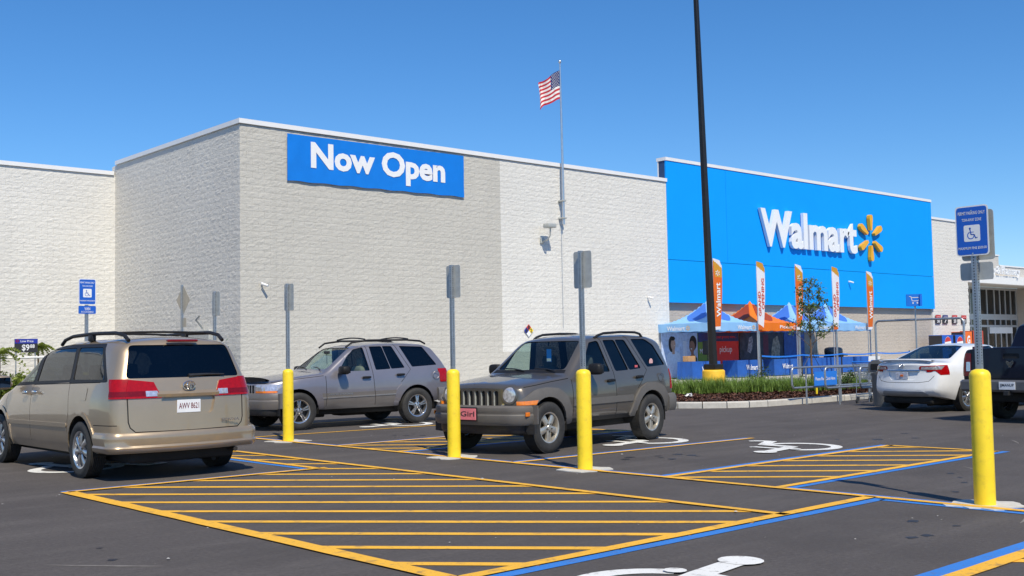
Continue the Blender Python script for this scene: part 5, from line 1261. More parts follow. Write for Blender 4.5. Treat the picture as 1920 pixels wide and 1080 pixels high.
for pl, m in (([(0, 0), (q_ / 2, q_ / 2), (0, q_), (-q_ / 2, q_ / 2)], MT['red']), ([(0, 0), (-q_ / 2, q_ / 2), (-q_, 0), (-q_ / 2, -q_ / 2)], mat('haz_blue', (.01, .03, .35), .5)), ([(0, 0), (q_ / 2, q_ / 2), (q_, 0), (q_ / 2, -q_ / 2)], mat('haz_yellow', (.82, .60, .02), .5)), ([(0, 0), (q_ / 2, -q_ / 2), (0, -q_), (-q_ / 2, -q_ / 2)], MT['ink_white'])):
    MB().prism(pl, lambda u, v, t: (u, -t, v), 0, .01).obj('quadrant', m, e)
mb = MB()
for tx, u, v in (('2', q_ / 2, 0), ('1', 0, q_ / 2), ('1', -q_ / 2, 0)): add_text(mb, tx, lambda a, b, t: (a, -.013, b), u - .045, u + .045, v - .07, v + .07, .03)
mb.obj('numerals', MT['ink_black'], e)
# cabinets on the shaded side wall
MB().bbox(SX - .30, SX - .03, 31.6, 33.0, 1.75, 2.30, .03).obj('meter_box', MT['galv_dull'], None, label='grey metal box on the side wall above the minivan', cat='utility box')
MB().tube([(SX - .05, 32.5, 2.35), (SX - .20, 32.45, 2.5), (SX - .34, 32.4, 2.62), (SX - .30, 32.2, 2.75)], .03, 6).obj('pipe_hook', MT['galv'], None, label='small bent grey pipe on the side wall above the metal box', cat='pipe')

# ------------------------------------------------------------ canopies
def fab(name, c):
    m = mat(name, c, .6, var=.05, vs=3, bmp=.1, bs=30); n, l = m.node_tree.nodes, m.node_tree.links; p = n['Principled BSDF']
    t = n.new('ShaderNodeBsdfTranslucent'); t.inputs[0].default_value = (*c, 1); mx = n.new('ShaderNodeMixShader'); mx.inputs[0].default_value = .22
    l.new(p.outputs[0], mx.inputs[1]); l.new(t.outputs[0], mx.inputs[2]); l.new(mx.outputs[0], n['Material Output'].inputs[0]); return m
CB = (fab('pale_blue_canopy', (.31, .60, .96)), fab('mid_blue_canopy', (.07, .22, .72)))
CO = (fab('orange_canopy', (.93, .22, .010)), fab('rust_canopy', (.40, .06, .012)))
GC = 'pop-up canopies along the store front'
KX, KY, KW = 35.45, 27.15, 2.98
def canopy(k, cols, label, txt):
    e = empty('canopy', (KX + 3.0 * k + KW / 2, KY + KW / 2, .15), 0, None, label, 'canopy', GC); a = KW / 2
    for sx_ in (-1, 1):
        for sy_ in (-1, 1): MB().box(sx_ * a - .025 - .03 * sx_, sx_ * a + .025 - .03 * sx_, sy_ * a - .025 - .03 * sy_, sy_ * a + .025 - .03 * sy_, 0, 2.25).obj('leg', MT['alu'], e)
    for s1, s2 in (((-a, -a), (a, -a)), ((-a, -a), (-a, a)), ((a, -a), (a, a)), ((-a, a), (a, a))):
        MB().tube([(s1[0] * .97, s1[1] * .97, 2.2), ((s1[0] + s2[0]) * .485, (s1[1] + s2[1]) * .485, 2.0), (s2[0] * .97, s2[1] * .97, 2.2)], .014, 5).obj('truss_bar', MT['alu'], e)
    N = 24; mb = MB(); zt = lambda x, y: 2.30 + .98 * (1 - max(abs(x), abs(y)) / a) ** 1.85 + .03 * math.cos((x + y) * 1.5) * (1 - max(abs(x), abs(y)) / a)
    for j in range(N + 1):
        for i in range(N + 1): x = -a + 2 * a * i / N; y = -a + 2 * a * j / N; mb.v.append((x, y, zt(x, y)))
    for j in range(N):
        for i in range(N): mb.f.append((j * (N + 1) + i, j * (N + 1) + i + 1, (j + 1) * (N + 1) + i + 1, (j + 1) * (N + 1) + i)); mb.m.append(0)
    mb.obj('roof_cloth', cols[0], e, smooth=40)
    # darker panels near the peak
    for ax_ in ((-1, 0), (0, -1)):
        mb = MB(); M1 = 10
        for j in range(M1 + 1):
            for i in range(M1 + 1):
                t = .10 + .62 * j / M1; w = (t - .06) * a * .80 * (1 if j < 7 else 1 - .22 * (j - 6)); q = -w + 2 * w * i / M1
                x, y = (-t * a, q) if ax_[0] else (q, -t * a); mb.v.append((x + ax_[0] * .012, y + ax_[1] * .012, zt(x, y) + .014))
        for j in range(M1):
            for i in range(M1): mb.f.append((j * (M1 + 1) + i, j * (M1 + 1) + i + 1, (j + 1) * (M1 + 1) + i + 1, (j + 1) * (M1 + 1) + i)); mb.m.append(0)
        mb.obj('roof_panel', cols[1], e, smooth=40)
    for (ux, uy, ox, oy) in ((1, 0, 0, -a), (0, 1, -a, 0), (1, 0, 0, a), (0, 1, a, 0)):
        mb = MB(); n_ = 30; sg = -1 if (ox + oy) < 0 else 1
        rip = lambda u: .012 * math.sin(u * 7 + k) + .008 * math.sin(u * 17 + 2 * k)
        for i in range(n_ + 1):
            u = -a + 2 * a * i / n_
            for z, q in ((2.305, 0), (2.14, .6), (1.96 + .01 * math.sin(u * 9), 1)): mb.v.append((ux * u + ox + (0 if ux else sg * (rip(u) * q + .004)), uy * u + oy + (sg * (rip(u) * q + .004) if ux else 0), z))
        for i in range(n_):
            for q in range(2): mb.f.append((3 * i + q, 3 * i + 3 + q, 3 * i + 4 + q, 3 * i + 1 + q)); mb.m.append(0)
        o = mb.obj('valance', cols[0], e, smooth=60)
        if sg < 0:
            for u0, u1 in (((-.95, .0),) if ux == 0 else ((.0, .95),)):
                mb = MB(); add_text(mb, txt, (lambda u, v, t: (u, -a - .03, v)) if ux else (lambda u, v, t: (-a - .03, -u, v)), u0, u1, 2.02, 2.20, .015); mb.obj('valance_text', MT['ink_white'], o)
                mb = MB(); cu = u1 + .16
                for q in range(6):
                    t = R(90 + 60 * q); pts = [(cu + .04 * math.cos(t) + s_ * .016 * math.sin(t), 2.11 + .04 * math.sin(t) - s_ * .016 * math.cos(t)) for s_ in (-1, 1)] + [(cu + .10 * math.cos(t) + s_ * .02 * math.sin(t), 2.11 + .10 * math.sin(t) - s_ * .02 * math.cos(t)) for s_ in (1, -1)]
                    mb.add([((u, -a - .03, v) if ux else (-a - .03, -u, v)) for u, v in pts], [(0, 1, 2, 3)])
                mb.obj('valance_burst', MT['let_yellow'] if cols is CB else MT['ink_white'], o)
    return e
canopy(0, CB, 'pale blue canopy nearest the grey wall, behind the lamp post', 'Walmart')
canopy(1, CO, 'orange canopy between the pale blue canopies', 'Pickup')
canopy(2, CB, 'pale blue canopy just right of the orange one', 'Walmart')
canopy(3, CB, 'pale blue canopy at the right end, behind the young tree', 'Walmart')
# printed display walls at the back of the canopies
def board(x0, x1, y, z0, z1, m, label, items=(), axis='x'):
    e = empty('display_board', ((x0 + x1) / 2, y, .15), 0, None, label, 'display board', 'printed boards under the canopies'); xm = (x0 + x1) / 2
    MB().box(x0 - xm, x1 - xm, 0, .03, z0 - .15, z1 - .15).obj('print_sheet', m, e)
    for it in items:
        mb = MB()
        if it[0] == 't': add_text(mb, it[1], lambda u, v, t: (u - xm, -.008, v - .15), *it[2], .01)
        else: mb.add([(u - xm, -.004 - .001 * it[3], v - .15) for u, v in it[1]], [tuple(range(len(it[1])))])
        mb.obj('print', it[2] if it[0] == 'p' else it[3], e)
skin1, skin2 = mat('print_skin_light', (.55, .33, .24), .6, var=.15), mat('print_skin_dark', (.30, .16, .11), .6, var=.2); hair = mat('print_hair', (.025, .018, .016), .7); coat = mat('print_coat', (.66, .72, .84), .6, var=.12, vs=9)
dk = mat('print_dark', (.05, .055, .08), .6, var=.7, vs=3); sky_b = mat('print_backdrop', (.50, .60, .80), .6, var=.25, vs=6); green = mat('print_green', (.16, .30, .05), .6, var=.08); redb = mat('print_red', (.72, .04, .03), .6, var=.05); navy = mat('print_navy', (.025, .05, .20), .6); drk_teal = mat('print_teal', (.02, .08, .07), .6)
el = lambda cx, cz, rx, rz, n=18: [(cx + rx * math.cos(t), cz + rz * math.sin(t)) for t in np.linspace(0, 6.283, n + 1)[:-1]]
yb = KY + KW + -.12
board(35.55, 37.95, yb, .2, 2.1, sky_b, 'printed board with two people under the first pale blue canopy', [
    ('p', [(35.7, .2), (36.9, .2), (36.75, 1.2), (36.3, 1.4), (35.9, 1.2)], coat, 1), ('p', el(36.20, 1.62, .20, .34), hair, 2), ('p', [(36.22, 1.2), (36.40, 1.2), (36.38, 1.5), (36.24, 1.5)], skin1, 3), ('p', el(36.30, 1.60, .155, .235), skin1, 4), ('p', el(36.28, 1.86, .15, .09), hair, 5), ('p', [(36.34, 1.53), (36.40, 1.56), (36.41, 1.58), (36.36, 1.555)], MT['ink_white'], 6), ('p', [(36.95, .9), (37.2, .9), (37.2, 1.75), (36.95, 1.75)], coat, 1),
    ('p', [(37.1, .2), (37.95, .2), (37.9, 1.0), (37.6, 1.25), (37.3, 1.0)], drk_teal, 1), ('p', el(37.64, 1.66, .25, .32), hair, 2), ('p', [(37.48, 1.1), (37.68, 1.1), (37.66, 1.4), (37.50, 1.4)], skin2, 3), ('p', el(37.56, 1.50, .19, .26), skin2, 4), ('p', [(37.45, 1.40), (37.56, 1.38), (37.56, 1.42), (37.48, 1.43)], MT['ink_white'], 5)])
board(38.0, 39.1, yb, .2, 2.1, green, 'green printed board behind the lamp post', [('p', [(38.0, 1.7), (39.1, 1.7), (39.1, 2.1), (38.0, 2.1)], navy, 1), ('t', 'More', (38.1, 38.7, 1.2, 1.4), MT['ink_white'])])
board(39.15, 40.9, yb, .2, 2.1, redb, 'red pickup board under the orange canopy', [('p', [(39.15, 1.72), (40.9, 1.72), (40.9, 2.1), (39.15, 2.1)], navy, 1), ('t', 'your grocery store...', (39.3, 40.75, 1.82, 1.96), redb), ('t', 'pickup', (39.5, 40.4, 1.15, 1.5), MT['ink_white'])])
board(41.0, 44.4, yb, .2, 2.1, dk, 'dark printed board under the orange and third canopy', [('p', [(41.55, 1.25), (41.8, 1.15), (42.0, 1.5), (41.95, 1.95), (41.7, 1.85)], mat('print_grey', (.34, .34, .38), .6, var=.9, vs=9), 1), ('p', [(43.4, .9), (44.1, .9), (44.15, 1.5), (43.95, 1.95), (43.6, 1.8), (43.45, 1.3)], mat('print_beige', (.36, .30, .24), .6, var=.8, vs=7), 1), ('p', [(42.8, 1.0), (43.2, 1.0), (43.2, 2.0), (42.8, 2.0)], mat('print_plum', (.16, .03, .06), .6), 2)])
board(44.5, 46.2, yb, .3, 2.15, mat('print_blue', (.05, .13, .42), .6, var=.3, vs=4), 'plain blue printed board at the end of the dark one')
# tables with blue cloths
MT['cloth_b'] = mat('blue_table_cloth', (.012, .095, .40), .7, var=.15, vs=3)
def table(x, y, label, txt=True, w=1.83):
    e = empty('table', (x, y, .15), 0, None, label, 'table', 'tables with blue cloths'); mb = MB(); n_ = 40
    for i in range(n_):
        t = i / n_ * 4; s_ = int(t); f = t - s_; hw, hd_ = w / 2, .38
        px, py = [(-hw + 2 * hw * f, -hd_), (hw, -hd_ + 2 * hd_ * f), (hw - 2 * hw * f, hd_), (-hw, hd_ - 2 * hd_ * f)][s_]
        k = 1 + .02 * math.sin(i * 2.1); mb.v += [(px, py, .74), (px * k * 1.02, py * k * 1.05, .03)]
    for i in range(n_): j = (i + 1) % n_; mb.f.append((2 * i, 2 * i + 1, 2 * j + 1, 2 * j)); mb.m.append(0)
    mb.f.append(tuple(2 * i for i in range(n_))); mb.m.append(0); o = mb.obj('cloth', MT['cloth_b'], e, smooth=30)
    MB().box(-w / 2 + .02, w / 2 - .02, -.36, .36, .70, .735).obj('table_top', MT['white'], e)
    for sx_ in (-1, 1):
        for sy_ in (-1, 1): MB().cyl((sx_ * (w / 2 - .15), sy_ * .3, 0), (sx_ * (w / 2 - .15), sy_ * .3, .7), .015, n=6).obj('leg', MT['galv'], e)
    if txt:
        mb = MB(); add_text(mb, 'Walmart', lambda u, v, t: (u, -.43, v), -.35, .45, .32, .54, .015); mb.obj('cloth_text', MT['ink_white'], o)
    return e
for x, y, lb, tx in ((35.85, 28.3, 'blue-clothed table left of the lamp post', True), (38.85, 28.3, 'blue-clothed table under the orange canopy', True), (41.5, 28.3, 'blue-clothed table under the third canopy', True), (44.1, 28.3, 'plain blue-clothed table behind the young tree', False), (46.1, 28.3, 'plain blue-clothed table under the fourth canopy', False), (48.2, 28.3, 'plain blue-clothed table at the right end of the row', False)): table(x, y, lb, tx)
MB().bbox(35.0, 35.45, 28.15, 28.45, .892, 1.12, .01).obj('cardboard_box', mat('cardboard', (.48, .27, .12), .8), None, label='brown cardboard box on the first blue table', cat='box')
e = empty('loudspeaker', (37.35, 29.0, .15), 0, None, 'black loudspeaker on a stand under the first canopy', 'loudspeaker'); MB().bbox(-.17, .17, -.15, .15, 1.0, 1.6, .03).obj('cabinet', MT['black'], e); MB().cyl((0, 0, .3), (0, 0, 1.0), .02, n=8).obj('pole', MT['black'], e)
for k in range(3): MB().cyl((0, 0, .45), (.35 * math.cos(2.1 * k), .35 * math.sin(2.1 * k), 0), .012, n=6).obj('leg', MT['black'], e)
e = empty('barbecue_grill', (47.6, 29.3, .15), 0, None, 'dark barbecue grill standing under the fourth canopy', 'grill'); MB().sell((0, 0, 1.0), (.55, .3, .22), .6).obj('lid', mat('grill_grey', (.10, .10, .11), .4, .5), e, smooth=50); MB().bbox(-.85, .85, -.28, .28, .78, .86, .01).obj('shelf', MT['black'], e); MB().bbox(-.5, .5, -.25, .25, .1, .78, .02).obj('cabinet', MT['black'], e)
# belt barrier
GBR = 'belt posts in front of the canopies'; bx = [37.2, 40.1, 43.2, 46.2, 49.2]
for i, x in enumerate(bx):
    e = empty('belt_post', (x, 26.2, .15), 0, None, ['black belt post right of the lamp post', 'black belt post before the orange canopy', 'black belt post beside the young tree trunk', 'black belt post before the fourth canopy', 'black belt post at the right end of the barrier'][i], 'barrier post', GBR)
    MB().cyl((0, 0, .03), (0, 0, .98), .032, n=10).obj('post', MT['black'], e); MB().lathe([(.0, .05), (.12, .04), (.16, .0)], (0, 0, 0), (0, 0, 1), 16).obj('foot', MT['black'], e)
    if i < len(bx) - 1: 
        L_ = bx[i + 1] - x; mb = MB(); nn = 10
        for q in range(nn + 1): u = L_ * q / nn; sag = .05 * (1 - (2 * q / nn - 1) ** 2); mb.v += [(u, -.035, .95 - sag), (u, -.035, .89 - sag)]
        for q in range(nn): mb.f.append((2 * q, 2 * q + 1, 2 * q + 3, 2 * q + 2)); mb.m.append(0)
        mb.obj('belt', MT['signblue2'], e)
# feather flags
FO = fab('orange_flag', (.80, .16, .015)); FW = mat('white_flag', (.74, .74, .80), .6, var=.04); FG = fab('gold_flag', (.72, .34, .03)); FR = mat('red_print', (.62, .07, .03), .6)
GF = 'feather flags before the canopies'
def feather(x, y, kind, label, zt, z0=2.15):
    e = empty('feather_flag', (x, y, .15), 0, None, label, 'feather flag', GF)
    MB().tube([(0, 0, 0), (0, 0, 2.5), (.0, 0, 4.2), (.01, -.0, zt - .15)], [.022, .018, .012, .006], 8).obj('pole', MT['alu'], e)
    mb = MB(); n_ = 70; NC = 16; a = R(-4); ux, uy = math.cos(a), math.sin(a)
    wd = lambda v: .54 * (1 - .35 * (1 - v) ** 2) if v < .93 else .50 * (1 - .2 * (v - .93) / .07)
    P3 = lambda u, v: (ux * u + .03 * math.sin(v * 6 + u * 4), uy * u + .06 * math.sin(v * 5 + u * 5) * u, z0 - .15 + (zt - z0) * v - .18 * u * (1 if v > .5 else -.3) * (abs(v - .5) * 2) ** 2)
    for j in range(n_ + 1):
        for i in range(NC + 1): v = j / n_; mb.v.append(P3(.015 + wd(v) * i / NC, v))
    for j in range(n_):
        for i in range(NC):
            mb.f.append(((NC + 1) * j + i, (NC + 1) * j + i + 1, (NC + 1) * (j + 1) + i + 1, (NC + 1) * (j + 1) + i)); v = (j + .5) / n_; u = (i + .5) / NC
            if kind == 'o': k = 1 if v + .10 * u > .985 or v < .05 else (2 if v > .74 and u + v > 1.0 else 0)
            else: k = 2 if v + .08 * u > .93 else (0 if v < .09 - .06 * u else 1)
            mb.m.append(k)
    o = mb.obj('sail', [FO, FW, FG], e, smooth=60)
    word = 'Walmart' if kind == 'o' else 'GRAND'
    P4 = lambda u, v, d: (P3(u, v)[0] + d * uy, P3(u, v)[1] - d * ux - .0, P3(u, v)[2])
    def vert_text(s_, u0, u1, v0, v1, m):
        mb = MB(); vs, fs, mn, mx_ = text_data(s_, .02)
        for off in (.012,):
            mb.add([(lambda p: (p[0], p[1] - .014, p[2]))(P3(u1 - (yy - mn[1]) / (mx_[1] - mn[1]) * (u1 - u0), v0 + (xx - mn[0]) / (mx_[0] - mn[0]) * (v1 - v0))) for xx, yy, zz in vs], fs)
        mb.obj('sail_text', m, o)
    if kind == 'o':
        vert_text('Walmart', .14, .40, .18, .66, MT['ink_white'])
        mb = MB()
        for q in range(6):
            t = R(90 + 60 * q); c0, c1 = .27, .80
            pts = [(c0 + .035 * math.cos(t) + s_ * .012 * math.sin(t), c1 + (.035 * math.sin(t) - s_ * .012 * math.cos(t)) / 2.8) for s_ in (-1, 1)] + [(c0 + .12 * math.cos(t) + s_ * .02 * math.sin(t), c1 + (.12 * math.sin(t) - s_ * .02 * math.cos(t)) / 2.8) for s_ in (1, -1)]
            mb.add([(lambda p: (p[0], p[1] - .014, p[2]))(P3(*p)) for p in pts], [(0, 1, 2, 3)])
        mb.obj('sail_burst', MT['ink_white'], o)
    else:
        vert_text('GRAND', .06, .24, .20, .56, FR); vert_text('OPENING', .29, .45, .30, .76, FR)
for k, (kind, lb) in enumerate((('o', 'orange feather flag half hidden behind the lamp post'), ('w', 'white GRAND OPENING feather flag at the orange canopy left leg'), ('o', 'orange feather flag behind the young tree'), ('w', 'white GRAND OPENING feather flag right of the young tree'), ('o', 'orange feather flag at the right end of the canopies'))):
    feather((35.28, 38.22, 41.05, 43.98, 46.95)[k], KY - .12, kind, lb, 5.02 - (.1 if k == 4 else 0))

# ------------------------------------------------------------ posters, drink displays
GP = 'price posters on the entrance pier'
redp, blp = mat('poster_red', (.55, .03, .03), .5), mat('poster_navy', (.05, .06, .22), .5)
for i, (x0, x1, c, tx, tb) in enumerate(((59.7, 60.3, redp, '50', 'first of the four price posters, red-topped, nearest the blue panel'), (60.55, 61.15, blp, '7', 'navy-topped price poster, second of the four'), (61.7, 62.3, redp, '50', 'red-topped price poster, third of the four'), (62.85, 63.45, redp, '50', 'red-topped price poster nearest the entrance'))):
    e = empty('price_poster', ((x0 + x1) / 2, SY + .03, 2.57), 0, None, tb, 'poster', GP); w = (x1 - x0) / 2
    MB().box(-w, w, -.012, 0, 0, .5).obj('poster_sheet', MT['ink_black'], e); MB().box(-w, w, -.020, -.013, .31, .5).obj('poster_header', c, e)
    mb = MB(); add_text(mb, tx, lambda u, v, t: (u, -.024, v), -.16, .14, .05, .27, .03); add_text(mb, 'Low Price', lambda u, v, t: (u, -.026, v), -.2, .2, .36, .43, .0); mb.obj('poster_text', MT['ink_white'], e)
GD = 'drink displays beside the entrance'
pbl = mat('cola_blue', (.015, .10, .50), .5); 
for i, (x0, x1, z, c, lb) in enumerate(((57.75, 59.0, 1.90, pbl, 'blue drinks display with a large round logo behind the sedan'), (59.3, 60.3, 1.90, pbl, 'blue drinks display second from the left behind the sedan'), (60.4, 61.3, 2.08, mat('drink_orange', (.80, .15, .015), .5), 'orange drinks display marked G'), (61.45, 62.7, 2.13, mat('drink_red', (.50, .06, .02), .5), 'red and orange drinks display nearest the entrance'))):
    e = empty('drinks_display', ((x0 + x1) / 2, 29.2, .15), 0, None, lb, 'drinks display', GD); w = (x1 - x0) / 2
    MB().bbox(-w, w, -.4, .4, 0, z - .15, .02).obj('carton_stack', c, e); MB().box(-w - .004, -w, -.38, .38, .02, z - .17).obj('side_panel', MT['ink_black'], e)
    zc = z - .62; mb = MB(); C3 = lambda u, v, t=0: (u, -.404 - t, zc + v)
    if i < 2:
        r_ = .38; A = np.linspace(0, math.pi, 13)
        mb.add([C3(r_ * math.cos(t), r_ * math.sin(t)) for t in np.linspace(0, 6.283, 25)[:-1]], [tuple(range(24))]); mb.obj('logo', MT['ink_white'], e)
        mb = MB(); mb.add([C3(r_ * .93 * math.cos(t), .06 + r_ * .80 * math.sin(t), .003) for t in np.linspace(.25, math.pi - .05, 13)], [tuple(range(13))]); mb.obj('logo', MT['red'], e)
        mb = MB(); mb.add([C3(r_ * .93 * math.cos(t), -.08 + r_ * .75 * math.sin(t), .003) for t in np.linspace(math.pi + .25, 2 * math.pi - .05, 13)], [tuple(range(13))]); mb.obj('logo', pbl, e)
    elif i == 2: add_text(mb, 'G', lambda u, v, t: C3(u, v), -.18, .18, -.25, .25, .04); mb.obj('logo', MT['ink_white'], e)
    else:
        mb.add([C3(.38 * math.cos(t), .05 + .38 * math.sin(t)) for t in np.linspace(0, 6.283, 25)[:-1]], [tuple(range(24))]); mb.obj('logo', mat('drink_yellow', (.80, .40, .03), .5), e)
        mb = MB(); add_text(mb, 'Crush', lambda u, v, t: C3(u, v, .004), -.36, .36, -.12, .18, .03); mb.obj('logo', redp, e)

# ------------------------------------------------------------ cart corral, cart, bin
GR = 'cart corral rails'
def rail_loop(x0, y, x1, label):
    e = empty('corral_rail', (x0, y, 0), 0, None, label, 'rail', GR); L_ = x1 - x0; r_ = .10; z0, z1 = .42, .92; pts = []
    for cx, cz, a0 in ((r_, z0 + r_, 270), (r_, z1 - r_, 180)):
        for t in np.linspace(a0, a0 - 90, 6): pts.append((cx + r_ * math.cos(R(t)), 0, cz + r_ * math.sin(R(t))))
    for cx, cz, a0 in ((L_ - r_, z1 - r_, 90), (L_ - r_, z0 + r_, 0)):
        for t in np.linspace(a0, a0 - 90, 6): pts.append((cx + r_ * math.cos(R(t)), 0, cz + r_ * math.sin(R(t))))
    MB().tube(pts, .026, 8, closed=True).obj('rail_tube', MT['galv'], e, smooth=60)
    for u in (.62, L_ * .5, L_ - .5): MB().cyl((u, .0, 0), (u, .0, z0 + .01), .024, n=8).obj('leg', MT['galv'], e, smooth=60); MB().cyl((u, .0, z0), (u, .0, z1), .020, n=8).obj('upright', MT['galv'], e, smooth=60)
    return e
rail_loop(23.20, 15.46, 27.6, 'galvanised corral rail loop nearest the planted island')
rail_loop(23.55, 14.75, 27.6, 'middle galvanised corral rail loop')
rail_loop(23.95, 14.05, 27.6, 'galvanised corral rail loop nearest the litter bin')
e = empty('corral_sign', (24.6, 15.40, 0), 0, None, 'blue notice plate on the corral rail reading please place carts here', 'sign')
o = MB().box(-.52, .52, -.012, .0, .45, .80).obj('plate_sheet', MT['signblue2'], e); mb = MB(); add_text(mb, 'Please Place Carts Here.', lambda u, v, t: (u, -.015, v), -.47, .44, .58, .66, .01); mb.obj('plate_text', MT['ink_white'], o)
e = empty('corral_hoop', (27.75, 14.7, 0), 0, None, 'tall galvanised hoop at the end of the cart corral', 'frame'); pts = [(0, 1.05, 0), (0, 1.05, 1.9)]
for t in np.linspace(0, 90, 6): pts.append((0, .93 + .12 * math.cos(R(t)), 1.98 + .12 * math.sin(R(t))))
pts2 = [(p[0], -1.45 if p[1] > 1 else p[1] - 2.38, p[2]) for p in pts]
pts += [(0, -(1.45 - .12) - .12 * math.sin(R(t)), 1.98 + .12 * math.cos(R(t))) for t in np.linspace(0, 90, 6)] + [(0, -1.45, 0)]
MB().tube(pts, .030, 8).obj('hoop_tube', MT['galv'], e, smooth=60)
e = empty('cart_return_sign', (27.72, 14.55, 0), 0, None, 'small blue cart return sign on a thin pole above the corral', 'sign'); MB().cyl((0, 0, 0), (0, 0, 2.5), .022, n=8).obj('pole', MT['galv'], e)
for a in (R(200), R(-60), R(80)):
    d = Vector((math.cos(a), math.sin(a), 0)); nn = Vector((-d.y, d.x, 0)); o = MB().prism([(-.2, 2.46), (.2, 2.46), (.2, 2.78), (-.2, 2.78)], lambda u, v, t: tuple(d * (.12 + t) + nn * u + Vector((0, 0, v))), 0, .006).obj('sign_panel', MT['signblue2'], e)
    mb = MB(); cart = [(-.12, 2.72), (-.08, 2.72), (-.05, 2.60), (.10, 2.60), (.13, 2.69), (-.06, 2.69)]; stroke(mb, cart, .02, lambda u, v: tuple(d * .130 + nn * u + Vector((0, 0, v))))
    for cx in (-.03, .08): mb.add([tuple(d * .131 + nn * (cx + .022 * math.cos(t)) + Vector((0, 0, 2.545 + .022 * math.sin(t)))) for t in np.linspace(0, 6.283, 9)[:-1]], [tuple(range(8))])
    mb.obj('cart_symbol', MT['ink_white'], o)
def cart(x, y, rz, label):
    e = empty('shopping_cart', (x, y, 0), rz, None, label, 'shopping cart', 'carts in the corral'); mb = MB()
    top = lambda u, v: (-.42 + .86 * u, (-.27 + .54 * v) * (1 - .18 * u), .98 - .04 * u); bot = lambda u, v: (-.34 + .72 * u, (-.22 + .44 * v) * (1 - .18 * u), .60 + .06 * u)
    for u in np.linspace(0, 1, 13):
        for v in (0, 1): mb.cyl(top(u, v), bot(u, v), .003, n=4, cap=False)
        mb.cyl(bot(u, 0), bot(u, 1), .003, n=4, cap=False)
    for v in np.linspace(0, 1, 8):
        for u in (0, 1): mb.cyl(top(u, v), bot(u, v), .003, n=4, cap=False)
        mb.cyl(bot(0, v), bot(1, v), .003, n=4, cap=False)
    for k in np.linspace(0, 1, 4):
        q = [Vector(bot(a, b)).lerp(Vector(top(a, b)), k) for a, b in ((0, 0), (1, 0), (1, 1), (0, 1))]; mb.tube(q, .005, 5, closed=True)
    mb.obj('basket', MT['galv'], e); mb = MB()
    for sg in (-1, 1): mb.tube([(-.50, sg * .26, 1.02), (-.36, sg * .22, .60), (-.38, sg * .24, .16), (.42, sg * .18, .16)], .011, 6)
    mb.obj('frame', MT['galv'], e); MB().cyl((-.50, -.27, 1.03), (-.50, .27, 1.03), .016, n=8).obj('handle', MT['signblue2'], e)
    for wx, wy in ((-.36, .23), (-.36, -.23), (.40, .17), (.40, -.17)): MB().cyl((wx, wy - .014, .062), (wx, wy + .014, .062), .06, n=14).obj('castor', MT['black'], e)
cart(25.1, 14.42, R(8), 'wire shopping cart in the corral lane behind the litter bin'); cart(26.3, 15.1, R(180), 'wire shopping cart farther along the corral by the island')
e = empty('litter_bin', (23.95, 13.42, 0), R(-5), None, 'grey litter bin with hooded top left of the white sedan', 'litter bin')
gp = mat('grey_bin_plastic', (.17, .165, .155), .6, var=.12, vs=6, dirt=.2)
mb = MB(); vs = []
for z, w in ((0, .21), (.06, .225), (.70, .245), (.74, .26), (.78, .26)):
    for k in range(16): t = 2 * math.pi * (k + .5) / 16; q = max(abs(math.cos(t)), abs(math.sin(t))) ** .75; vs.append((w / q * math.cos(t), w / q * math.sin(t), z))
mb.add(vs, [(16 * i + k, 16 * i + (k + 1) % 16, 16 * i + 16 + (k + 1) % 16, 16 * i + 16 + k) for i in range(4) for k in range(16)]); mb.obj('bin_body', gp, e, smooth=40)
mb = MB(); mb.prism([(-.27, .79), (.27, .79), (.24, 1.02), (.12, 1.09), (-.12, 1.09), (-.24, 1.02)], lambda u, v, t: (t, u, v), -.25, .25); mb.obj('hood', gp, e)
MB().box(-.262, -.252, -.17, .17, .86, 1.0).obj('opening', MT['seam'], e)
MB().bbox(-.09, .09, -.10, .10, 1.091, 1.10, .002).obj('lid_cap', gp, e)
e = empty('sandwich_sign', (30.8, 17.55, .15), R(20), None, 'small white folded card sign behind the litter bin', 'sign')
for sg in (-1, 1): MB().add([(sg * .22, -.2, 0), (sg * .22, .2, 0), (sg * .01, .17, .95), (sg * .01, -.17, .95)], [(0, 1, 2, 3)]).obj('panel', MT['white'], e)

# ------------------------------------------------------------ garden corner behind the minivan
e = empty('price_sign', (12.16, 37.0, 0), 0, None, 'dark $9.88 Low Price sign on the fence left of the minivan', 'sign')
o = MB().box(-.36, .36, -.01, .02, 1.70, 2.14).obj('sign_sheet', MT['ink_black'], e); MB().box(-.36, .36, -.018, -.011, 1.99, 2.14).obj('sign_header', mat('header_blue', (.02, .04, .35), .5), o)
mb = MB(); add_text(mb, '$9', lambda u, v, t: (u, -.022, v), -.14, .10, 1.73, 1.96, .02); add_text(mb, '88', lambda u, v, t: (u, -.022, v), .12, .26, 1.84, 1.96, .02); add_text(mb, 'Low Price', lambda u, v, t: (u, -.024, v), -.18, .22, 2.03, 2.10, .01); mb.obj('sign_text', MT['ink_white'], o)
mb = MB()
for q in range(6):
    t = R(90 + 60 * q); mb.cyl((-.28 + .02 * math.cos(t), -.02, 2.07 + .02 * math.sin(t)), (-.28 + .06 * math.cos(t), -.02, 2.07 + .06 * math.sin(t)), .010, n=5)
mb.obj('sign_burst', MT['lampred'], o)
MB().cyl((-.3, .05, 0), (-.3, .05, 1.7), .02, n=6).obj('post', MT['galv'], e); MB().cyl((.3, .05, 0), (.3, .05, 1.7), .02, n=6).obj('post', MT['galv'], e)
e = empty('guard_rail', (10.0, 36.7, 0), 0, None, 'pale horizontal rail fence in front of the garden plants', 'rail')
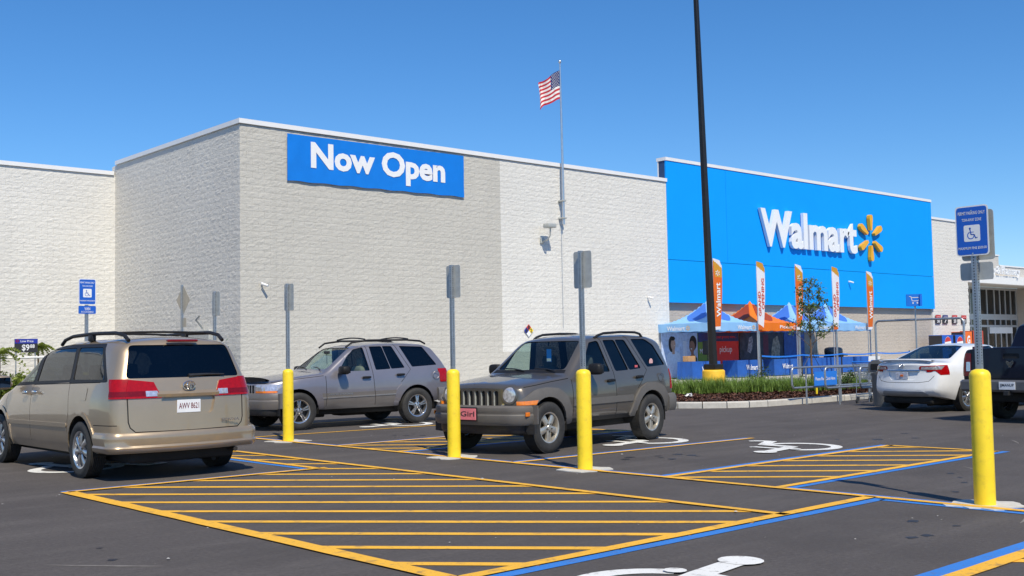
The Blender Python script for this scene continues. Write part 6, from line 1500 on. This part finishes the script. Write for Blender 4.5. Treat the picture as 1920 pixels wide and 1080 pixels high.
MB().tube([(-4, 0, 1.53), (4.0, 0, 1.53)], .035, 8).obj('top_rail', MT['white'], e); MB().tube([(-4, 0, .5), (4.0, 0, .5)], .03, 8).obj('lower_rail', MT['white'], e)
for k in range(4): MB().cyl((-4 + 2.6 * k, .06, 0), (-4 + 2.6 * k, .06, 1.53), .03, n=8).obj('post', MT['galv'], e)
# ------------------------------------------------------------ planted island
path = [(20.55, 25.0), (20.55, 23.5), (20.55, 22.0), (20.55, 20.5), (20.58, 19.0)] + [(22.75 - 2.15 * math.cos(t), 18.0 - 2.35 * math.sin(t) + .02) for t in np.linspace(.15, 1.45, 6)] + [(24.3, 15.62), (25.8, 15.60), (27.3, 15.62), (28.8, 15.66), (30.3, 15.7), (31.8, 15.75), (33.2, 16.0), (34.2, 17.0), (34.6, 18.5), (34.6, 20.0), (34.6, 22.0), (34.6, 24.0), (33.6, 25.0), (31.0, 25.0), (28.0, 25.0), (25.0, 25.0), (22.0, 25.0)]
cx_, cy_ = sum(p[0] for p in path) / len(path), sum(p[1] for p in path) / len(path)
def inset(p, d):
    i = path.index(p); a = Vector(path[i - 1]); b = Vector(path[(i + 1) % len(path)]); t = (b - a).normalized(); n = Vector((-t.y, t.x)); return (p[0] + n.x * d, p[1] + n.y * d)
inner = [inset(p, .16) for p in path]
MT['mulch'] = mat('brown_bark_mulch', (.085, .036, .022), .95, var=.45, vs=22, bmp=1.0, bs=38, bd=.05)
mbed = MB(); mbed.prism(inner, lambda u, v, t: (u, v, t), .002, .13); bed = mbed.obj('mulch_bed', MT['mulch'], None, kind='structure')
kb = MB(); ins = [inset(p, .02) for p in path]; ins2 = [inset(p, .15) for p in path]
kb.prism(ins2, lambda u, v, t: (u, v, t), .0015, .05); kerb = kb.obj('kerb', MT['kerb'], None, kind='structure')
for i in range(len(path)):
    j = (i + 1) % len(path); mb = MB(); g_ = .012
    def lp(a, b, f): return (a[0] + (b[0] - a[0]) * f, a[1] + (b[1] - a[1]) * f)
    L_ = math.dist(path[i], path[j]); f0, f1 = g_ / L_, 1 - g_ / L_; vs = []
    for f in (f0, f1):
        o_, m_, n_ = lp(path[i], path[j], f), lp(ins[i], ins[j], f), lp(inner[i], inner[j], f)
        vs += [(*o_, .001), (*o_, .125), (*m_, .15), (*n_, .15), (*n_, .001)]
    mb.add(vs, [(k, k + 1, k + 6, k + 5) for k in range(4)] + [(0, 1, 2, 3, 4), (9, 8, 7, 6, 5)]); mb.obj('kerb_stone', MT['kerb'], kerb)
# bark chips give the bed a broken surface
mb = MB()
for _ in range(7500):
    x = random.uniform(20.8, 33); y = random.uniform(15.8, 21.0)
    if not inpoly(x, y, inner): continue
    a = random.random() * 3.14; l_ = random.uniform(.02, .06); w = l_ * .35; z = .132 + random.uniform(0, .02); ca, sa = math.cos(a), math.sin(a); tz = random.uniform(-.02, .02)
    mb.add([(x - ca * l_ + sa * w, y - sa * l_ - ca * w, z + tz), (x + ca * l_ + sa * w, y + sa * l_ - ca * w, z - tz), (x + ca * l_ - sa * w, y + sa * l_ + ca * w, z - tz + .01), (x - ca * l_ - sa * w, y - sa * l_ + ca * w, z + tz + .01)], [(0, 1, 2, 3)])
mb.obj('bark_chips', mat('bark_chip', (.11, .045, .026), .9, var=.5, vs=5), None, label='loose brown bark chips covering the island bed', cat='mulch', kind='stuff')
def leaf_mat(name, c, tr=.25):
    m, nt, n, l, p = new_mat(name); v = coords(n, l, kind='World'); f = noise(n, l, v, 7, 4); g_ = noise(n, l, v, 45, 3)
    cc = mixc(n, l, ramp(n, l, f, [(.3, 0.), (.7, 1.)]), tuple(x * .62 for x in c), tuple(min(1, x * 1.35) for x in c)); cc = mixc(n, l, ramp(n, l, g_, [(.55, 0.), (.75, .4)]), cc, (c[0] * 1.7, c[1] * 1.4, c[2]))
    l.new(cc, p.inputs['Base Color']); p.inputs['Roughness'].default_value = .5; p.inputs['Specular IOR Level'].default_value = .35
    t = n.new('ShaderNodeBsdfTranslucent'); l.new(cc, t.inputs[0]); mx = n.new('ShaderNodeMixShader'); mx.inputs[0].default_value = tr; l.new(p.outputs[0], mx.inputs[1]); l.new(t.outputs[0], mx.inputs[2]); l.new(mx.outputs[0], n['Material Output'].inputs[0]); return m
MT['grass'] = leaf_mat('liriope_leaf', (.17, .27, .05)); MT['shrub'] = leaf_mat('shrub_leaf', (.055, .105, .028)); MT['treeleaf'] = leaf_mat('young_tree_leaf', (.11, .17, .04)); MT['frond'] = leaf_mat('frond_leaf', (.22, .28, .05), .35)
def blade(mb, x, y, z, h, a, bend, w):
    ca, sa = math.cos(a), math.sin(a); vs = []
    for k, t in enumerate((0, .35, .7, 1)):
        ww = w * (1 - t * .85); d = bend * t * t; zz = z + h * (t - .28 * t * t * bend / max(h, .01)); vs += [(x + ca * d - sa * ww, y + sa * d + ca * ww, zz), (x + ca * d + sa * ww, y + sa * d - ca * ww, zz)]
    mb.add(vs, [(2 * k, 2 * k + 1, 2 * k + 3, 2 * k + 2) for k in range(3)])
mb = MB(); nclump = 0
while nclump < 640:
    x = random.uniform(21.4, 31.5); y = random.uniform(17.6, 23.5)
    lim = 20.25 - (x - 24.4) * .74
    if y > lim + 2.6: continue
    if y < lim or not inpoly(x, y, inner): continue
    if x > 27 and random.random() < .35: continue
    nclump += 1; hh = random.uniform(.34, .52)
    for _ in range(26): blade(mb, x + random.gauss(0, .05), y + random.gauss(0, .05), .13, hh * random.uniform(.7, 1.15), random.random() * 6.283, random.uniform(.06, .36), random.uniform(.006, .011))
mb.obj('border_grass', MT['grass'], None, label='dense clumps of green strap-leaved border grass in the island', cat='grass', kind='stuff')
def leaf_quad(mb, p, s_, r_=random):
    n = Vector((r_.gauss(0, 1), r_.gauss(0, 1), r_.gauss(0, 1) + .6)).normalized(); u = n.orthogonal().normalized(); v = n.cross(u); a = r_.random() * 6.283; d = u * math.cos(a) + v * math.sin(a); e_ = n.cross(d)
    p = Vector(p); mb.add([p - d * s_, p + e_ * s_ * .42 + n * s_ * .1, p + d * s_, p - e_ * s_ * .42 + n * s_ * .1], [(0, 1, 2, 3)])
def bush(x, y, z, rx, rz, n, ls, label, m='shrub', cat='shrub', group='shrubs in the island', name='shrub'):
    e = empty(name, (x, y, z), 0, None, label, cat, group); st = MB(); fo = MB()
    for k in range(9):
        a = random.random() * 6.283; rr = rx * random.uniform(.4, .85); h = rz * random.uniform(1.0, 1.8); tip = Vector((rr * math.cos(a), rr * math.sin(a), h)); st.tube([(0, 0, 0), tip * .5 + Vector((0, 0, .05)), tip], [.012, .008, .004], 5)
        for _ in range(n // 9):
            t = random.uniform(.3, 1.08); p = tip * t + Vector((random.gauss(0, rx * .16), random.gauss(0, rx * .16), random.gauss(0, rz * .16)))
            if p.z > .02: leaf_quad(fo, p, ls * random.uniform(.7, 1.25))
    st.obj('stems', mat('shrub_stem', (.10, .07, .045), .9), e); fo.obj('foliage', MT[m], e); return e
for x, y, rx, rz, n, lb in ((29.0, 20.6, .50, .42, 560, 'round green shrub behind the border grass left of the corral'), (28.6, 17.2, .42, .34, 480, 'green shrub behind the corral rails near the blue notice'), (29.8, 17.0, .45, .36, 520, 'green shrub behind the middle of the corral rails'), (31.2, 17.2, .45, .38, 520, 'green shrub behind the corral next to the litter bin'), (32.6, 17.8, .4, .34, 400, 'green shrub farthest right in the island')):
    bush(x, y, .13, rx, rz, n, .035, lb)
# young tree with stakes
e = empty('young_tree', (28.6, 18.35, .13), 0, None, 'slender young tree in the planted island before the canopies', 'tree')
tr = MB(); fo = MB(); rt = random.Random(5)
trunk = [(0, 0, 0), (.01, .01, .6), (-.02, 0, 1.2), (.0, .02, 1.8), (-.05, .0, 2.6), (-.12, .03, 3.3)]
tr.tube(trunk, [.040, .034, .028, .020, .012, .005], 8); ends = []
for k in range(22):
    z0 = 1.20 + 1.85 * k / 22; a = k * 2.4 + rt.uniform(-.4, .4); ln = rt.uniform(.55, 1.0) * (1.25 - .30 * (z0 - 1.0)); b = Vector((0, 0, z0)); d = Vector((math.cos(a), math.sin(a), rt.uniform(.65, 1.2))).normalized()
    mid = b + d * ln * .55 + Vector((0, 0, -.03)); tip = b + d * ln + Vector((0, 0, .04)); tr.tube([b, mid, tip], [.011, .007, .003], 5); ends.append((b, mid, tip))
    for _ in range(2):
        a2 = rt.random() * 6.283; t2 = mid + Vector((math.cos(a2) * .22, math.sin(a2) * .22, rt.uniform(.02, .22))); tr.tube([mid, t2], [.005, .002], 4); ends.append((b.lerp(mid, .8), mid, t2))
tr.obj('trunk', mat('young_bark', (.13, .085, .055), .85, var=.3, vs=20, bmp=.5, bs=50), e, smooth=60)
for b, m_, tp in ends:
    for c in range(3):
        t = rt.uniform(.35, 1.05); q = m_.lerp(tp, t)
        for _ in range(rt.randint(5, 11)): leaf_quad(fo, q + Vector((rt.gauss(0, .06), rt.gauss(0, .06), rt.gauss(0, .05))), rt.uniform(.032, .055), rt)
fo.obj('crown', MT['treeleaf'], e)
for sg in (1, -1): MB().cyl((sg * .75, sg * -.2, 0), (0, 0, 1.15), .008, n=5).obj('stake_line', MT['black'], e)
MB().cyl((-.35, -.62, .13), (-.35, -.62, .50), .035, n=8).obj('x', MT['ybol'], e) if False else None
e = empty('yellow_standpipe', (26.3, 16.75, .13), 0, None, 'short yellow standpipe in the island behind the corral', 'pipe'); MB().cyl((0, 0, 0), (0, 0, .42), .03, n=8).obj('pipe', MT['ybol'], e); MB().bbox(-.08, .08, -.03, .03, .28, .34, .01).obj('valve', MT['ybol'], e)
mb = MB(); r_ = random.Random(3)
for k in range(10): mb.add([(23.3 + r_.uniform(-.12, .12), 18.75 + r_.uniform(-.09, .09), .15 + r_.uniform(0, .09)) for _ in range(4)], [(0, 1, 2, 3)])
mb.obj('crumpled_paper', MT['white'], None, label='scrap of crumpled white paper on the mulch', cat='litter')
# fronds and bushes in the far left garden corner
def fern(x, y, z, label, n=34, ln=.9):
    e = empty('feathery_plant', (x, y, 0), 0, None, label, 'plant', 'garden plants by the rear wing'); MB().tube([(0, 0, 0), (0, 0, z)], .03, 6).obj('stem', mat('palm_stem', (.14, .10, .06), .9), e); mb = MB(); rr = random.Random(int(x * 100))
    for k in range(n):
        a = rr.random() * 6.283; up = rr.uniform(.1, .9); L_ = ln * rr.uniform(.6, 1.1); prev = None
        for s_ in range(9):
            t = (s_ + 1) / 9; p = Vector((math.cos(a) * L_ * t * (1 - .2 * up), math.sin(a) * L_ * t * (1 - .2 * up), z + L_ * (up * t - .75 * t * t)))
            for sg in (-1, 1): q = p + Vector((-math.sin(a) * sg * .16 * (1 - .5 * t), math.cos(a) * sg * .16 * (1 - .5 * t), -.06)); w = Vector((math.cos(a) * .035, math.sin(a) * .035, .02)); mb.add([p - w, p + w, q + w * .5], [(0, 1, 2)])
    mb.obj('fronds', MT['frond'], e)
fern(11.10, 36.2, 1.70, 'tall yellow-green feathery plant left of the price sign'); fern(12.85, 37.9, 1.85, 'yellow-green feathery plant between the price sign and the minivan', 34, .6)
for x, lb in ((10.6, 'leafy green bush at the far left edge behind the rail'), (11.5, 'leafy green bush below the price sign'), (12.4, 'leafy green bush beside the minivan windscreen')): bush(x, 36.3, 0, .65, .62, 1400, .085, lb, 'frond', 'bush', 'garden plants by the rear wing', 'garden_bush')
bush(15.75, 30.6, 0, .35, .9, 420, .05, 'slim pink-flowered shrub at the building corner behind the minivan', 'shrub', 'shrub', None, 'corner_shrub')
